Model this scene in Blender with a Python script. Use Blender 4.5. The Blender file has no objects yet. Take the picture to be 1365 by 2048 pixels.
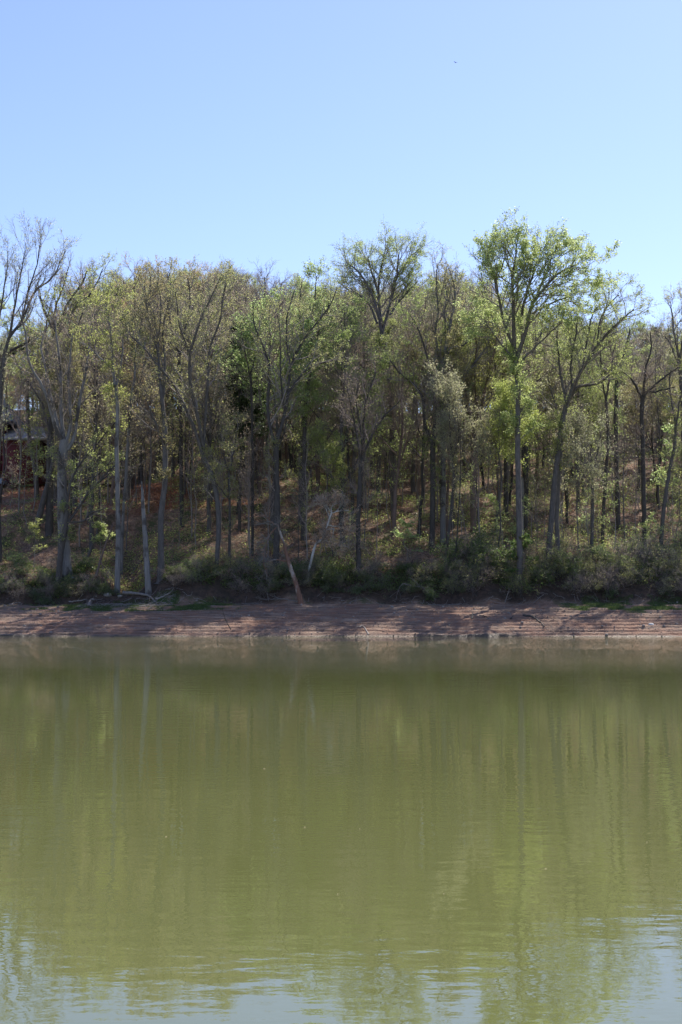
import bpy, math, random
import numpy as np
from mathutils import Vector, Matrix
sc = bpy.context.scene
R_ = math.radians
# ------------------------------------------------------------------ camera
F = 2844.0; CAMH = 2.46; HORIZ = 1203.0
PITCH = math.atan((HORIZ - 1024) / F)
cam = bpy.data.cameras.new('camera'); cam.sensor_fit = 'VERTICAL'; cam.sensor_height = 36
cam.lens = 36 * F / 2048; cam.clip_start = 0.1; cam.clip_end = 5000
co = bpy.data.objects.new('camera', cam); sc.collection.objects.link(co)
co.location = (0, 0, CAMH); co.rotation_euler = (math.pi / 2 + PITCH, 0, 0)
sc.camera = co
# ------------------------------------------------------------------ light
SUN_AZ, SUN_EL = R_(32), R_(50)          # azimuth clockwise from +Y (behind the trees, to the right)
w = bpy.data.worlds.new('World'); sc.world = w; w.use_nodes = True
wn = w.node_tree; bg = wn.nodes['Background']
sky = wn.nodes.new('ShaderNodeTexSky'); sky.sky_type = 'NISHITA'; sky.sun_disc = False
sky.sun_elevation = SUN_EL; sky.sun_rotation = SUN_AZ
sky.altitude = 300; sky.air_density = 1.0; sky.dust_density = 0.5; sky.ozone_density = 2.6
tint = wn.nodes.new('ShaderNodeMix'); tint.data_type = 'RGBA'; tint.blend_type = 'MULTIPLY'; tint.inputs[0].default_value = 1
tint.inputs[7].default_value = (1.01, .96, 1.12, 1); wn.links.new(sky.outputs[0], tint.inputs[6])
wn.links.new(tint.outputs[2], bg.inputs[0]); bg.inputs[1].default_value = 0.124
sl = bpy.data.lights.new('sun', 'SUN'); sl.energy = 5.0; sl.angle = R_(0.5); sl.color = (1, .93, .82)
so = bpy.data.objects.new('sun', sl); sc.collection.objects.link(so)
sd = Vector((math.sin(SUN_AZ) * math.cos(SUN_EL), math.cos(SUN_AZ) * math.cos(SUN_EL), math.sin(SUN_EL)))
so.rotation_euler = sd.to_track_quat('Z', 'Y').to_euler(); so.location = (60, 120, 90)
sc.view_settings.view_transform = 'Standard'; sc.view_settings.look = 'None'
sc.view_settings.exposure = 0.57; sc.view_settings.gamma = 1
sc.cycles.max_bounces = 8; sc.cycles.diffuse_bounces = 5; sc.cycles.transmission_bounces = 4
sc.cycles.glossy_bounces = 2; sc.cycles.transparent_max_bounces = 4
sc.cycles.caustics_reflective = False; sc.cycles.caustics_refractive = False

rng = np.random.default_rng(7); random.seed(7)
C = sc.collection

# ------------------------------------------------------------------ noise, terrain height
def vnoise(x, y, seed=0):
    x = np.asarray(x, float); y = np.asarray(y, float)
    xi = np.floor(x).astype(np.int64); yi = np.floor(y).astype(np.int64)
    fx = x - xi; fy = y - yi; fx = fx * fx * (3 - 2 * fx); fy = fy * fy * (3 - 2 * fy)
    def h(a, b):
        n = (a * 374761393 + b * 668265263 + seed * 1442695041) & 0x7fffffff
        n = ((n ^ (n >> 13)) * 1274126177) & 0x7fffffff
        return ((n ^ (n >> 16)) & 0xffff) / 65535.0
    return ((h(xi, yi) * (1 - fx) + h(xi + 1, yi) * fx) * (1 - fy) + (h(xi, yi + 1) * (1 - fx) + h(xi + 1, yi + 1) * fx) * fy) * 2 - 1
def fbm(x, y, o=4, seed=0):
    s = 0; a = 1; t = 0
    for i in range(o):
        s = s + a * vnoise(x * 2 ** i, y * 2 ** i, seed + i); t += a; a *= .5
    return s / t
def sstep(a, b, v):
    t = np.clip((v - a) / (b - a), 0, 1); return t * t * (3 - 2 * t)
def shore(x): return 100.7 - 0.016 * x + 0.35 * np.sin(x * .07 + 1) + .42 * vnoise(x * .22, 0 * x, 3) + .22 * vnoise(x * .8, 0 * x, 8)
def path_y(x): return np.interp(x, [-60, -31, -24, -19, -15, -8, 0, 20, 60], [127, 128.5, 130.5, 132.5, 134, 135.5, 138, 140, 141])
PROF_Y = [-14, -1.2, .55, 1.42, 2.2, 4.75, 9.7, 14, 20.5, 26.5, 33, 36, 34]
PROF_D = [-60, -5, 3, 8, 13.6, 16.2, 29.5, 44.5, 70, 92, 125, 200, 900]
def hbase(x, y):
    x = np.asarray(x, float); y = np.asarray(y, float)
    d = y - shore(x)
    edge = .7 * vnoise(x * .13, 0 * x + 5, 9) + .5 * vnoise(x * .5, 0 * x, 4)
    dd = np.where(d > 10, d + edge * sstep(10, 13, d) * (1 - sstep(20, 30, d)), d)
    z = np.interp(dd, PROF_D, PROF_Y)
    # gully on the left
    gx = -16.9 - .22 * (d - 14); g = np.exp(-((x - gx) / (1.5 + .10 * np.clip(d - 14, 0, 40))) ** 2)
    z = z - g * 2.4 * sstep(14.0, 17, d) * (1 - sstep(22, 36, d))
    # flatter grassy bench on the far left bank
    fl = (1 - sstep(-24, -20, x)) * sstep(15, 17, d) * (1 - sstep(21, 29, d)); z = z - fl * (d - 16) * .14
    # level yard round the house
    yd = (1 - sstep(-22, -17, x)) * sstep(43.5, 48, d) * (1 - sstep(66, 80, d)); z = z * (1 - yd) + 14.6 * yd
    z = z + fbm(x * .07, y * .07, 3, 11) * .9 * sstep(20, 40, d)
    return z
def ground(x, y, fine=True):
    x = np.asarray(x, float); y = np.asarray(y, float)
    z = hbase(x, y); py = path_y(x)
    zp = hbase(x, py); k = (1 - sstep(1.4, 3.2, np.abs(y - py))) * (1 - sstep(4, 14, x))
    z = z * (1 - k) + zp * k
    d = y - shore(x)
    if fine:
        m = sstep(.05, .4, d) * (1 - sstep(12.6, 13.6, d))      # mud: small wave-cut terraces
        u = z * 4.4 + .55 * vnoise(x * .12, y * .3, 21) + .16 * vnoise(x * .9, y * .8, 22)
        u2 = z * 12.5 + .5 * vnoise(x * .2, y * .4, 25) + .2 * vnoise(x * 1.3, y, 26); f2 = u2 - np.floor(u2); st2 = (np.floor(u2) + sstep(0, .3, f2)) - u2
        fr = u - np.floor(u); st = (np.floor(u) + sstep(.0, .13, fr)) - u
        amp = .21 * (.68 + .32 * vnoise(x * .09, np.floor(u) * 3.7, 23))
        z = z + m * (st * amp + st2 * .055 * (.5 + .5 * vnoise(x * .2, np.floor(u2) * 2.3, 29)) + .045 * fbm(x * 1.9, y * 2.6, 4, 24) + .04 * np.clip(vnoise(x * 2.6, y * 3.3, 28), .1, 1) * (1 - sstep(3, 6, d)))
        z = z + (1 - k) * sstep(14, 18, d) * (.16 * fbm(x * .5, y * .5, 4, 31) + .05 * vnoise(x * 2.2, y * 2.2, 33))
    return z
def gz(x, y): return float(ground(np.array([x]), np.array([y]), False)[0])

cp, sp = math.cos(PITCH), math.sin(PITCH)
def ray(px, py):
    a = (px - 682.5) / F; b = (1024 - py) / F
    return a, cp - b * sp, sp + b * cp
def at(px, py, Y):
    a, d, e = ray(px, py); t = Y / d
    return np.array([a * t, Y, CAMH + e * t])
def hit(px, py, y0=100.5):
    """where the view line through a photo pixel meets the ground"""
    Y = np.arange(y0, 215, .15); a, d, e = ray(px, py)
    P = np.stack([a * Y / d, Y, CAMH + e * Y / d], 1)
    u = P[:, 2] - ground(P[:, 0], P[:, 1], False)
    k = np.argmax(u < 0) if (u < 0).any() else len(Y) - 1
    return P[k]

# ------------------------------------------------------------------ object helpers
def tag(o, label=None, cat=None, group=None, kind=None):
    if label: o['label'] = label
    if cat: o['category'] = cat
    if group: o['group'] = group
    if kind: o['kind'] = kind
    return o
def empty(name, loc, rz=0, s=1):
    o = bpy.data.objects.new(name, None); o.empty_display_size = .3; C.objects.link(o)
    o.location = loc; o.rotation_euler = (0, 0, rz); o.scale = (s, s, s); return o
def mesh_obj(name, V, Fq, mats, parent=None, midx=None, smooth=False, attrs=None, loc=None):
    """V (n,3); Fq (m,4) quads (or (m,3))"""
    V = np.asarray(V, np.float32); Fq = np.asarray(Fq, np.int32)
    me = bpy.data.meshes.new(name); me.vertices.add(len(V)); me.vertices.foreach_set('co', V.ravel())
    n, k = Fq.shape; me.loops.add(n * k); me.loops.foreach_set('vertex_index', Fq.ravel())
    me.polygons.add(n); me.polygons.foreach_set('loop_start', np.arange(0, n * k, k, dtype=np.int32))
    if midx is not None: me.polygons.foreach_set('material_index', np.asarray(midx, np.int32))
    if smooth is not False:
        me.polygons.foreach_set('use_smooth', np.ones(n, bool) if smooth is True else np.asarray(smooth, bool))
    for m in (mats if isinstance(mats, (list, tuple)) else [mats]): me.materials.append(m)
    if attrs:
        for a, v in attrs.items():
            at_ = me.attributes.new(a, 'FLOAT', 'POINT'); at_.data.foreach_set('value', np.asarray(v, np.float32))
    me.update(calc_edges=True)
    o = bpy.data.objects.new(name, me); C.objects.link(o)
    if parent: o.parent = parent
    if loc is not None: o.location = loc
    return o
def copy_tree(o, parent=None):
    c = o.copy(); C.objects.link(c); c.parent = parent
    for ch in o.children: copy_tree(ch, c)
    return c

# ------------------------------------------------------------------ materials
def newmat(name):
    m = bpy.data.materials.new(name); m.use_nodes = True; nt = m.node_tree
    return m, nt, nt.nodes['Principled BSDF']
def N(nt, t, **kw):
    n = nt.nodes.new(t)
    for k, v in kw.items():
        if k in n.inputs.keys(): n.inputs[k].default_value = v
        else: setattr(n, k, v)
    return n
def ramp(nt, fac, stops):
    r = nt.nodes.new('ShaderNodeValToRGB'); nt.links.new(fac, r.inputs[0])
    e = r.color_ramp.elements
    while len(e) < len(stops): e.new(.5)
    for i, (p, c) in enumerate(stops): e[i].position = p; e[i].color = (*c, 1)
    return r.outputs[0]
def texmap(nt, scale, obj=True):
    tc = nt.nodes.new('ShaderNodeTexCoord'); mp = nt.nodes.new('ShaderNodeMapping')
    nt.links.new(tc.outputs['Object'] if obj else tc.outputs['Generated'], mp.inputs[0]); mp.inputs['Scale'].default_value = scale
    return mp.outputs[0]
def noise(nt, vec, scale=1, detail=4, rough=.6):
    n = N(nt, 'ShaderNodeTexNoise', Scale=scale, Detail=detail, Roughness=rough)
    nt.links.new(vec, n.inputs['Vector']); return n.outputs['Fac']
def mixc(nt, fac, a, b, blend='MIX'):
    m = nt.nodes.new('ShaderNodeMix'); m.data_type = 'RGBA'; m.blend_type = blend
    for s, v in ((0, fac), (6, a), (7, b)):
        if hasattr(v, 'links'): nt.links.new(v, m.inputs[s])
        else: m.inputs[s].default_value = v if s == 0 else (*v, 1)
    return m.outputs[2]
def bump(nt, h, dist, strength, bsdf):
    b = N(nt, 'ShaderNodeBump', Distance=dist, Strength=strength); nt.links.new(h, b.inputs['Height'])
    nt.links.new(b.outputs[0], bsdf.inputs['Normal']); return b

def bark(name, c0, c1, c2=None, sc_=(3, 3, .8)):
    m, nt, b = newmat(name)
    v = texmap(nt, sc_); n = noise(nt, v, 2.2, 6, .7)
    c = ramp(nt, n, [(.3, c0), (.52, tuple((p + q) / 2 for p, q in zip(c0, c1))), (.72, c1)])
    if c2:
        n2 = noise(nt, texmap(nt, (.7, .7, .5)), 1.3, 4, .6)
        msk = ramp(nt, n2, [(.52, (0, 0, 0)), (.6, (1, 1, 1))]); c = mixc(nt, msk, c, c2)
    oi = nt.nodes.new('ShaderNodeObjectInfo'); mr = N(nt, 'ShaderNodeMapRange'); mr.inputs[3].default_value = .8; mr.inputs[4].default_value = 1.22
    nt.links.new(oi.outputs['Random'], mr.inputs[0])
    mul = nt.nodes.new('ShaderNodeVectorMath'); mul.operation = 'SCALE'
    nt.links.new(c, mul.inputs[0]); nt.links.new(mr.outputs[0], mul.inputs['Scale']); nt.links.new(mul.outputs[0], b.inputs['Base Color'])
    b.inputs['Roughness'].default_value = .85
    bump(nt, n, .03, .8, b); return m
def leafmat(name, cols, trans=.58, rough=.45):
    """leaf colour varies leaf by leaf between the given colours"""
    m, nt, b = newmat(name)
    g = nt.nodes.new('ShaderNodeNewGeometry')
    st = [(i / (len(cols) - 1), c) for i, c in enumerate(cols)]
    c = ramp(nt, g.outputs['Random Per Island'], st)
    oi = nt.nodes.new('ShaderNodeObjectInfo')
    hs = N(nt, 'ShaderNodeHueSaturation'); mr = N(nt, 'ShaderNodeMapRange'); mr.inputs[3].default_value = .475; mr.inputs[4].default_value = .515
    nt.links.new(oi.outputs['Random'], mr.inputs[0]); nt.links.new(mr.outputs[0], hs.inputs['Hue']); nt.links.new(c, hs.inputs['Color'])
    nt.links.new(hs.outputs[0], b.inputs['Base Color']); b.inputs['Roughness'].default_value = rough
    b.inputs['Specular IOR Level'].default_value = .35
    t = nt.nodes.new('ShaderNodeBsdfTranslucent'); br = N(nt, 'ShaderNodeHueSaturation', Value=2.1, Saturation=.92)
    nt.links.new(hs.outputs[0], br.inputs['Color']); nt.links.new(br.outputs[0], t.inputs[0])
    mx = nt.nodes.new('ShaderNodeMixShader'); mx.inputs[0].default_value = trans
    nt.links.new(b.outputs[0], mx.inputs[1]); nt.links.new(t.outputs[0], mx.inputs[2])
    nt.links.new(mx.outputs[0], nt.nodes['Material Output'].inputs['Surface']); return m
def plain(name, c0, c1, scale=3, rough=.8, bd=0):
    m, nt, b = newmat(name); n = noise(nt, texmap(nt, (1, 1, 1)), scale, 5, .6)
    nt.links.new(ramp(nt, n, [(.3, c0), (.7, c1)]), b.inputs['Base Color']); b.inputs['Roughness'].default_value = rough
    if bd: bump(nt, n, bd, .7, b)
    return m

B = dict(
    grey=bark('bark_grey', (.06, .053, .048), (.17, .152, .137)),
    dark=bark('bark_dark', (.04, .035, .03), (.105, .09, .078)),
    red=bark('bark_reddish', (.11, .075, .06), (.25, .18, .15)),
    pale=bark('bark_pale', (.17, .16, .145), (.38, .365, .335), (.11, .10, .085), (2, 2, .7)),
    white=bark('bark_white', (.34, .33, .30), (.62, .60, .56), (.2, .17, .14), (2, 2, 1)),
    silver=bark('bark_silver', (.12, .112, .105), (.28, .265, .25), (.075, .065, .058), (4, 4, .3)),
    orange=bark('wood_bared', (.13, .07, .05), (.26, .14, .09), (.34, .29, .25), (5, 5, 1.2)),
    drift=bark('driftwood', (.13, .11, .095), (.34, .3, .27), None, (4, 4, 4)),
    twig=bark('bark_twig', (.16, .135, .118), (.35, .305, .27)),
    twigr=bark('bark_twig_red', (.20, .155, .135), (.39, .315, .28)))
L = dict(
    spring=leafmat('leaves_spring_green', [(.15, .20, .05), (.23, .29, .075), (.32, .37, .12), (.19, .23, .065)]),
    bright=leafmat('leaves_fresh_green', [(.19, .26, .08), (.27, .35, .12), (.35, .43, .18)]),
    olive=leafmat('leaves_olive', [(.17, .19, .065), (.25, .26, .09), (.33, .33, .13), (.24, .20, .10)]),
    yellow=leafmat('leaves_yellow_green', [(.20, .24, .05), (.28, .33, .075), (.36, .39, .12)]),
    rust=leafmat('buds_rusty', [(.27, .18, .10), (.34, .24, .13), (.30, .26, .11), (.24, .22, .09)]),
    pale=leafmat('leaves_pale', [(.20, .23, .11), (.31, .33, .18), (.38, .36, .24)]),
    bud=leafmat('buds_greyish', [(.20, .16, .12), (.28, .24, .17), (.24, .25, .12)]),
    tan=leafmat('catkins_tan', [(.34, .27, .18), (.44, .36, .25), (.30, .25, .15)]),
    deep=leafmat('leaves_deep_green', [(.05, .09, .022), (.09, .15, .035), (.15, .21, .06)], .45),
    conif=leafmat('needles_dark', [(.022, .045, .016), (.04, .07, .025), (.065, .10, .035)], .25, .6),
    dry=leafmat('leaves_dry', [(.22, .125, .075), (.33, .20, .13), (.43, .29, .20), (.28, .17, .10)], .2, .7))

# ground: zones come from baked-in masks of what lies there (mud, grass, clay, leaf litter)
def ground_mat():
    m, nt, b = newmat('ground')
    v = texmap(nt, (1, 1, 1)); vs = texmap(nt, (.25, 1.3, 6))
    n1 = noise(nt, v, .35, 6, .65); n2 = noise(nt, v, 2.6, 6, .7); n3 = noise(nt, v, 9, 4, .7); n4 = noise(nt, vs, 1.6, 6, .65)
    litter = ramp(nt, n2, [(.30, (.10, .062, .042)), (.46, (.22, .14, .095)), (.58, (.33, .21, .145)), (.72, (.42, .29, .21))])
    green = ramp(nt, n3, [(.35, (.045, .06, .02)), (.65, (.12, .14, .045))])
    def attr(a):
        n = nt.nodes.new('ShaderNodeAttribute'); n.attribute_name = a; return n.outputs['Fac']
    gm = ramp(nt, noise(nt, v, .55, 5, .7), [(.47, (0, 0, 0)), (.62, (1, 1, 1))])
    c = mixc(nt, gm, litter, green)
    clay = ramp(nt, n2, [(.35, (.25, .085, .035)), (.6, (.40, .15, .065)), (.75, (.44, .21, .11))])
    c = mixc(nt, attr('clay'), c, clay)
    mud = ramp(nt, n4, [(.28, (.095, .054, .036)), (.45, (.20, .125, .088)), (.58, (.33, .225, .16)), (.72, (.47, .345, .265))])
    mud = mixc(nt, ramp(nt, n1, [(.42, (0, 0, 0)), (.62, (1, 1, 1))]), mud, mixc(nt, .55, mud, (.32, .15, .09)))
    c = mixc(nt, attr('mud'), c, mud)
    c = mixc(nt, attr('wet'), c, (.11, .075, .05))
    c = mixc(nt, attr('grass'), c, ramp(nt, n3, [(.3, (.04, .07, .02)), (.7, (.09, .14, .035))]))
    c = mixc(nt, attr('soil'), c, ramp(nt, n2, [(.3, (.03, .02, .015)), (.7, (.10, .06, .04))]))
    nt.links.new(c, b.inputs['Base Color'])
    rr = N(nt, 'ShaderNodeMapRange'); rr.inputs[3].default_value = .92; rr.inputs[4].default_value = .45
    nt.links.new(attr('wet'), rr.inputs[0]); nt.links.new(rr.outputs[0], b.inputs['Roughness'])
    add = nt.nodes.new('ShaderNodeMath'); nt.links.new(n2, add.inputs[0]); nt.links.new(n3, add.inputs[1])
    bump(nt, add.outputs[0], .16, 1, b); return m

def axis(pts):
    out = []
    for (a, b, s) in pts: out.append(np.arange(a, b, s))
    out.append(np.array([pts[-1][1]])); return np.concatenate(out)
gx_ = axis([(-900, -100, 50), (-100, -44, 2), (-44, 44, .24), (44, 100, 2), (100, 900, 50)])
gy_ = axis([(-200, -20, 20), (-20, 10, 1.5), (10, 96, 6), (96, 99.4, .3), (99.4, 114.2, .06), (114.2, 122, .15), (122, 160, .3), (160, 240, 1), (240, 900, 40)])
X, Y = np.meshgrid(gx_, gy_)
Z = ground(X, Y)
near = 1 - sstep(2, 7, Y); Z = Z * (1 - near) + near * (.75 + .05 * vnoise(X, Y, 2))      # the near bank under the camera
nx, ny = len(gx_), len(gy_)
ii = np.arange((nx - 1) * (ny - 1)); r_, c_ = ii // (nx - 1), ii % (nx - 1)
q = np.stack([r_ * nx + c_, r_ * nx + c_ + 1, (r_ + 1) * nx + c_ + 1, (r_ + 1) * nx + c_], 1)
d = Y - shore(X)
mudm = (1 - sstep(12.6, 13.7, d + .5 * vnoise(X * .4, Y, 41))) 
wet = (1 - sstep(.15, .9, d + .25 * vnoise(X * .5, Y, 43)))
xpx = 682.5 + F * X / np.maximum(Y, 1)
gL = np.exp(-((xpx - 190) / 150) ** 2) + np.exp(-((xpx - 390) / 75) ** 2); gR = sstep(1090, 1170, xpx)
grass = (gL * 1.0 + gR) * sstep(8.6, 10.3, d + 1.2 * vnoise(X * .3, Y * .6, 44)) * (1 - sstep(13.2, 13.8, d)) * sstep(-.25, .2, fbm(X * .8, Y * .8, 3, 45))
grass = np.clip(grass, 0, 1)
grass = np.maximum(grass, .8 * (1 - sstep(-23, -19, X)) * sstep(15.8, 16.4, d) * (1 - sstep(18, 21, d)))
clay = (1 - sstep(-17, -13, X)) * sstep(33, 36, d) * (1 - sstep(50, 56, d)) * sstep(-.25, .15, fbm(X * .25, Y * .25, 4, 47))
clay = np.maximum(clay, .7 * np.exp(-((X + 12) / 12) ** 2) * sstep(33.5, 34.5, d) * (1 - sstep(37, 39, d)))
soil = sstep(13.2, 13.7, d) * (1 - sstep(15.6, 16.6, d)) * .9
gmat = ground_mat()
go = mesh_obj('ground', np.stack([X.ravel(), Y.ravel(), Z.ravel()], 1), q, gmat, smooth=True,
              attrs=dict(mud=mudm.ravel(), wet=wet.ravel(), grass=grass.ravel(), clay=clay.ravel(), soil=soil.ravel()))
tag(go, kind='structure')

# footpath cut into the slope
def ribbon(name, xs, yf, half, lift, mat):
    ys = yf(xs); V = []; 
    for k in (-1, -.5, 0, .5, 1):
        yy = ys + k * half + .12 * vnoise(xs * .9, xs * 0 + k, 51); V.append(np.stack([xs, yy, np.maximum(ground(xs, yy), ground(xs, ys)) + lift], 1))
    V = np.stack(V, 1).reshape(-1, 3); n = len(xs)
    Q = [(i * 5 + j, i * 5 + j + 1, (i + 1) * 5 + j + 1, (i + 1) * 5 + j) for i in range(n - 1) for j in range(4)]
    return tag(mesh_obj(name, V, [(a, d_, c, b_) for a, b_, c, d_ in Q], mat, smooth=True), kind='structure')
ribbon('path', np.arange(-60, 6, .3), path_y, 1.15, .03, plain('gravel_path', (.22, .19, .17), (.40, .36, .33), 5, .9, .03))
ribbon('driveway', np.arange(-60, -22, .4), lambda x: 148.0 + 0 * x, 1.6, .05, plain('driveway_gravel', (.24, .21, .19), (.42, .38, .34), 4, .9, .03))

# ------------------------------------------------------------------ water
def water():
    m, nt, b = newmat('lake_water')
    b.inputs['Roughness'].default_value = .0; b.inputs['IOR'].default_value = 1.55
    big = noise(nt, texmap(nt, (.03, .05, 1)), 1, 3, .5)
    nt.links.new(ramp(nt, big, [(.35, (.117, .128, .044)), (.65, (.139, .150, .053))]), b.inputs['Base Color'])
    def nz(s, rot, det, ro):
        tc = nt.nodes.new('ShaderNodeTexCoord'); mp = nt.nodes.new('ShaderNodeMapping')
        nt.links.new(tc.outputs['Object'], mp.inputs[0]); mp.inputs['Scale'].default_value = (*s, 1); mp.inputs['Rotation'].default_value = (0, 0, R_(rot))
        return noise(nt, mp.outputs[0], 1, det, ro)
    a1 = nz((.8, 1.7), -14, 2, .5); a2 = nz((2.4, 4.2), 9, 2, .5); a3 = nz((9, 16), 0, 2, .6)
    # breezier patches
    pm = ramp(nt, nz((.05, .09), 5, 3, .6), [(.36, (.35, .35, .35)), (.62, (1, 1, 1))])
    prev = None
    for h, dist, st in ((a1, .0048, 1), (a2, .0034, 1), (a3, .0004, 1)):
        bm = N(nt, 'ShaderNodeBump', Distance=dist, Strength=st); nt.links.new(h, bm.inputs['Height']); nt.links.new(pm, bm.inputs['Strength'])
        if prev: nt.links.new(prev.outputs[0], bm.inputs['Normal'])
        prev = bm
    tc = nt.nodes.new('ShaderNodeTexCoord'); sx_ = nt.nodes.new('ShaderNodeSeparateXYZ'); nt.links.new(tc.outputs['Object'], sx_.inputs[0])
    mr = N(nt, 'ShaderNodeMapRange'); mr.inputs[1].default_value = 45; mr.inputs[2].default_value = 80; mr.inputs[4].default_value = 1; nt.links.new(sx_.outputs['Y'], mr.inputs[0])
    br = N(nt, 'ShaderNodeBump', Distance=.011, Strength=1); nt.links.new(nz((3.2, 5.5), 4, 3, .6), br.inputs['Height']); nt.links.new(mr.outputs[0], br.inputs['Strength'])
    nt.links.new(prev.outputs[0], br.inputs['Normal']); prev = br
    nt.links.new(prev.outputs[0], b.inputs['Normal']); return m
xs = axis([(-900, -60, 60), (-60, 60, 4), (60, 900, 60)]); ys = axis([(3.5, 103, 4)])
Xw, Yw = np.meshgrid(xs, ys); nxw = len(xs); ii = np.arange((nxw - 1) * (len(ys) - 1)); r_, c_ = ii // (nxw - 1), ii % (nxw - 1)
wo = mesh_obj('water', np.stack([Xw.ravel(), Yw.ravel(), 0 * Xw.ravel()], 1), np.stack([r_ * nxw + c_, r_ * nxw + c_ + 1, (r_ + 1) * nxw + c_ + 1, (r_ + 1) * nxw + c_], 1), water())
tag(wo, kind='structure')

# ------------------------------------------------------------------ growing wood
def norm(v): return v / np.maximum(np.linalg.norm(v, axis=-1, keepdims=True), 1e-9)
def tube(P, R, s):
    """P (n,k,3) centre lines, R (n,k) radii -> verts, quads"""
    n, k, _ = P.shape
    T = norm(np.gradient(P, axis=1)); md = norm(P[:, -1] - P[:, 0])
    ref = np.where(np.abs(md[:, 2:3]) > .9, np.array([[1., 0, 0]]), np.array([[0, 0, 1.]]))
    U = norm(np.cross(T, ref[:, None, :])); V = np.cross(T, U)
    a = np.arange(s) / s * 2 * np.pi
    rings = P[:, :, None, :] + R[:, :, None, None] * (np.cos(a)[None, None, :, None] * U[:, :, None, :] + np.sin(a)[None, None, :, None] * V[:, :, None, :])
    base = (np.arange(n)[:, None, None] * k + np.arange(k - 1)[None, :, None]) * s
    j = np.arange(s)[None, None, :]; j2 = (j + 1) % s
    Q = np.stack([base + j, base + j2, base + s + j2, base + s + j], -1).reshape(-1, 4)
    return rings.reshape(-1, 3), Q
def merge(parts):
    V = []; Q = []; o = 0
    for v, q_ in parts: V.append(v); Q.append(q_ + o); o += len(v)
    return np.concatenate(V), np.concatenate(Q)
def sample(P, R, idx, t):
    k = P.shape[1]; f = np.clip(t, 0, .999) * (k - 1); i = f.astype(int); fr = (f - i)[:, None]
    p = P[idx, i] * (1 - fr) + P[idx, i + 1] * fr; r = R[idx, i] * (1 - fr[:, 0]) + R[idx, i + 1] * fr[:, 0]
    return p, norm(P[idx, i + 1] - P[idx, i]), r
def sprout(rg, P, R, idx, t, ln, ang, up, wig, k, rr=.55, rmin=.006, flat=0, droop=0):
    m = len(idx); p, T, r = sample(P, R, idx, t)
    ref = norm(rg.normal(size=(m, 3))); U = norm(np.cross(T, ref))
    if flat: U[:, 2] *= (1 - flat); U = norm(U)
    a = ang * rg.uniform(.7, 1.3, m)
    D = norm(np.cos(a)[:, None] * T + np.sin(a)[:, None] * U)
    pts = [p]; step = (ln / (k - 1))[:, None]
    for i in range(k - 1):
        D = norm(D + rg.normal(size=(m, 3)) * wig + np.array([0, 0, up - droop * i]))
        p = p + D * step; pts.append(p)
    r0 = np.maximum(np.minimum(r * rr, ln * .022), rmin)
    RR = r0[:, None] * np.linspace(1, .42, k)[None, :]
    return np.stack(pts, 1), np.maximum(RR, rmin * .8)
def leaves(rg, P, idx_n, size, spread, horiz=0.0, t0=.15):
    """leaf-sized rhombs along twigs P; idx_n leaves per twig"""
    n = len(P); idx = np.repeat(np.arange(n), idx_n); m = len(idx)
    p, T, _ = sample(P, np.zeros(P.shape[:2]), idx, rg.uniform(t0, 1, m))
    p = p + rg.normal(size=(m, 3)) * spread
    A = norm(rg.normal(size=(m, 3)) + T * .4); Nn = norm(rg.normal(size=(m, 3)) + np.array([0, 0, horiz]))
    A = norm(A - Nn * (A * Nn).sum(1, keepdims=True)); Bv = np.cross(Nn, A)
    s = size * rg.uniform(.55, 1.25, m)[:, None]; w_ = s * .62
    fold = Nn * s * .15
    V = np.stack([p - A * s * .5, p + Bv * w_ * .5 + fold, p + A * s * .5, p - Bv * w_ * .5 + fold], 1).reshape(-1, 3)
    return V, np.arange(m * 4).reshape(-1, 4)
def spline(P, R, k):
    """smooth resample of a hand-laid limb"""
    P = np.asarray(P, float); R = np.asarray(R, float); n = len(P)
    u = np.linspace(0, n - 1, k); out = []
    for x in u:
        i = min(int(x), n - 2); f = x - i
        p0, p1, p2, p3 = P[max(i - 1, 0)], P[i], P[i + 1], P[min(i + 2, n - 1)]
        out.append(.5 * ((2 * p1) + (-p0 + p2) * f + (2 * p0 - 5 * p1 + 4 * p2 - p3) * f * f + (-p0 + 3 * p1 - 3 * p2 + p3) * f ** 3))
    return np.array(out), np.interp(u, np.arange(n), R)

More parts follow.
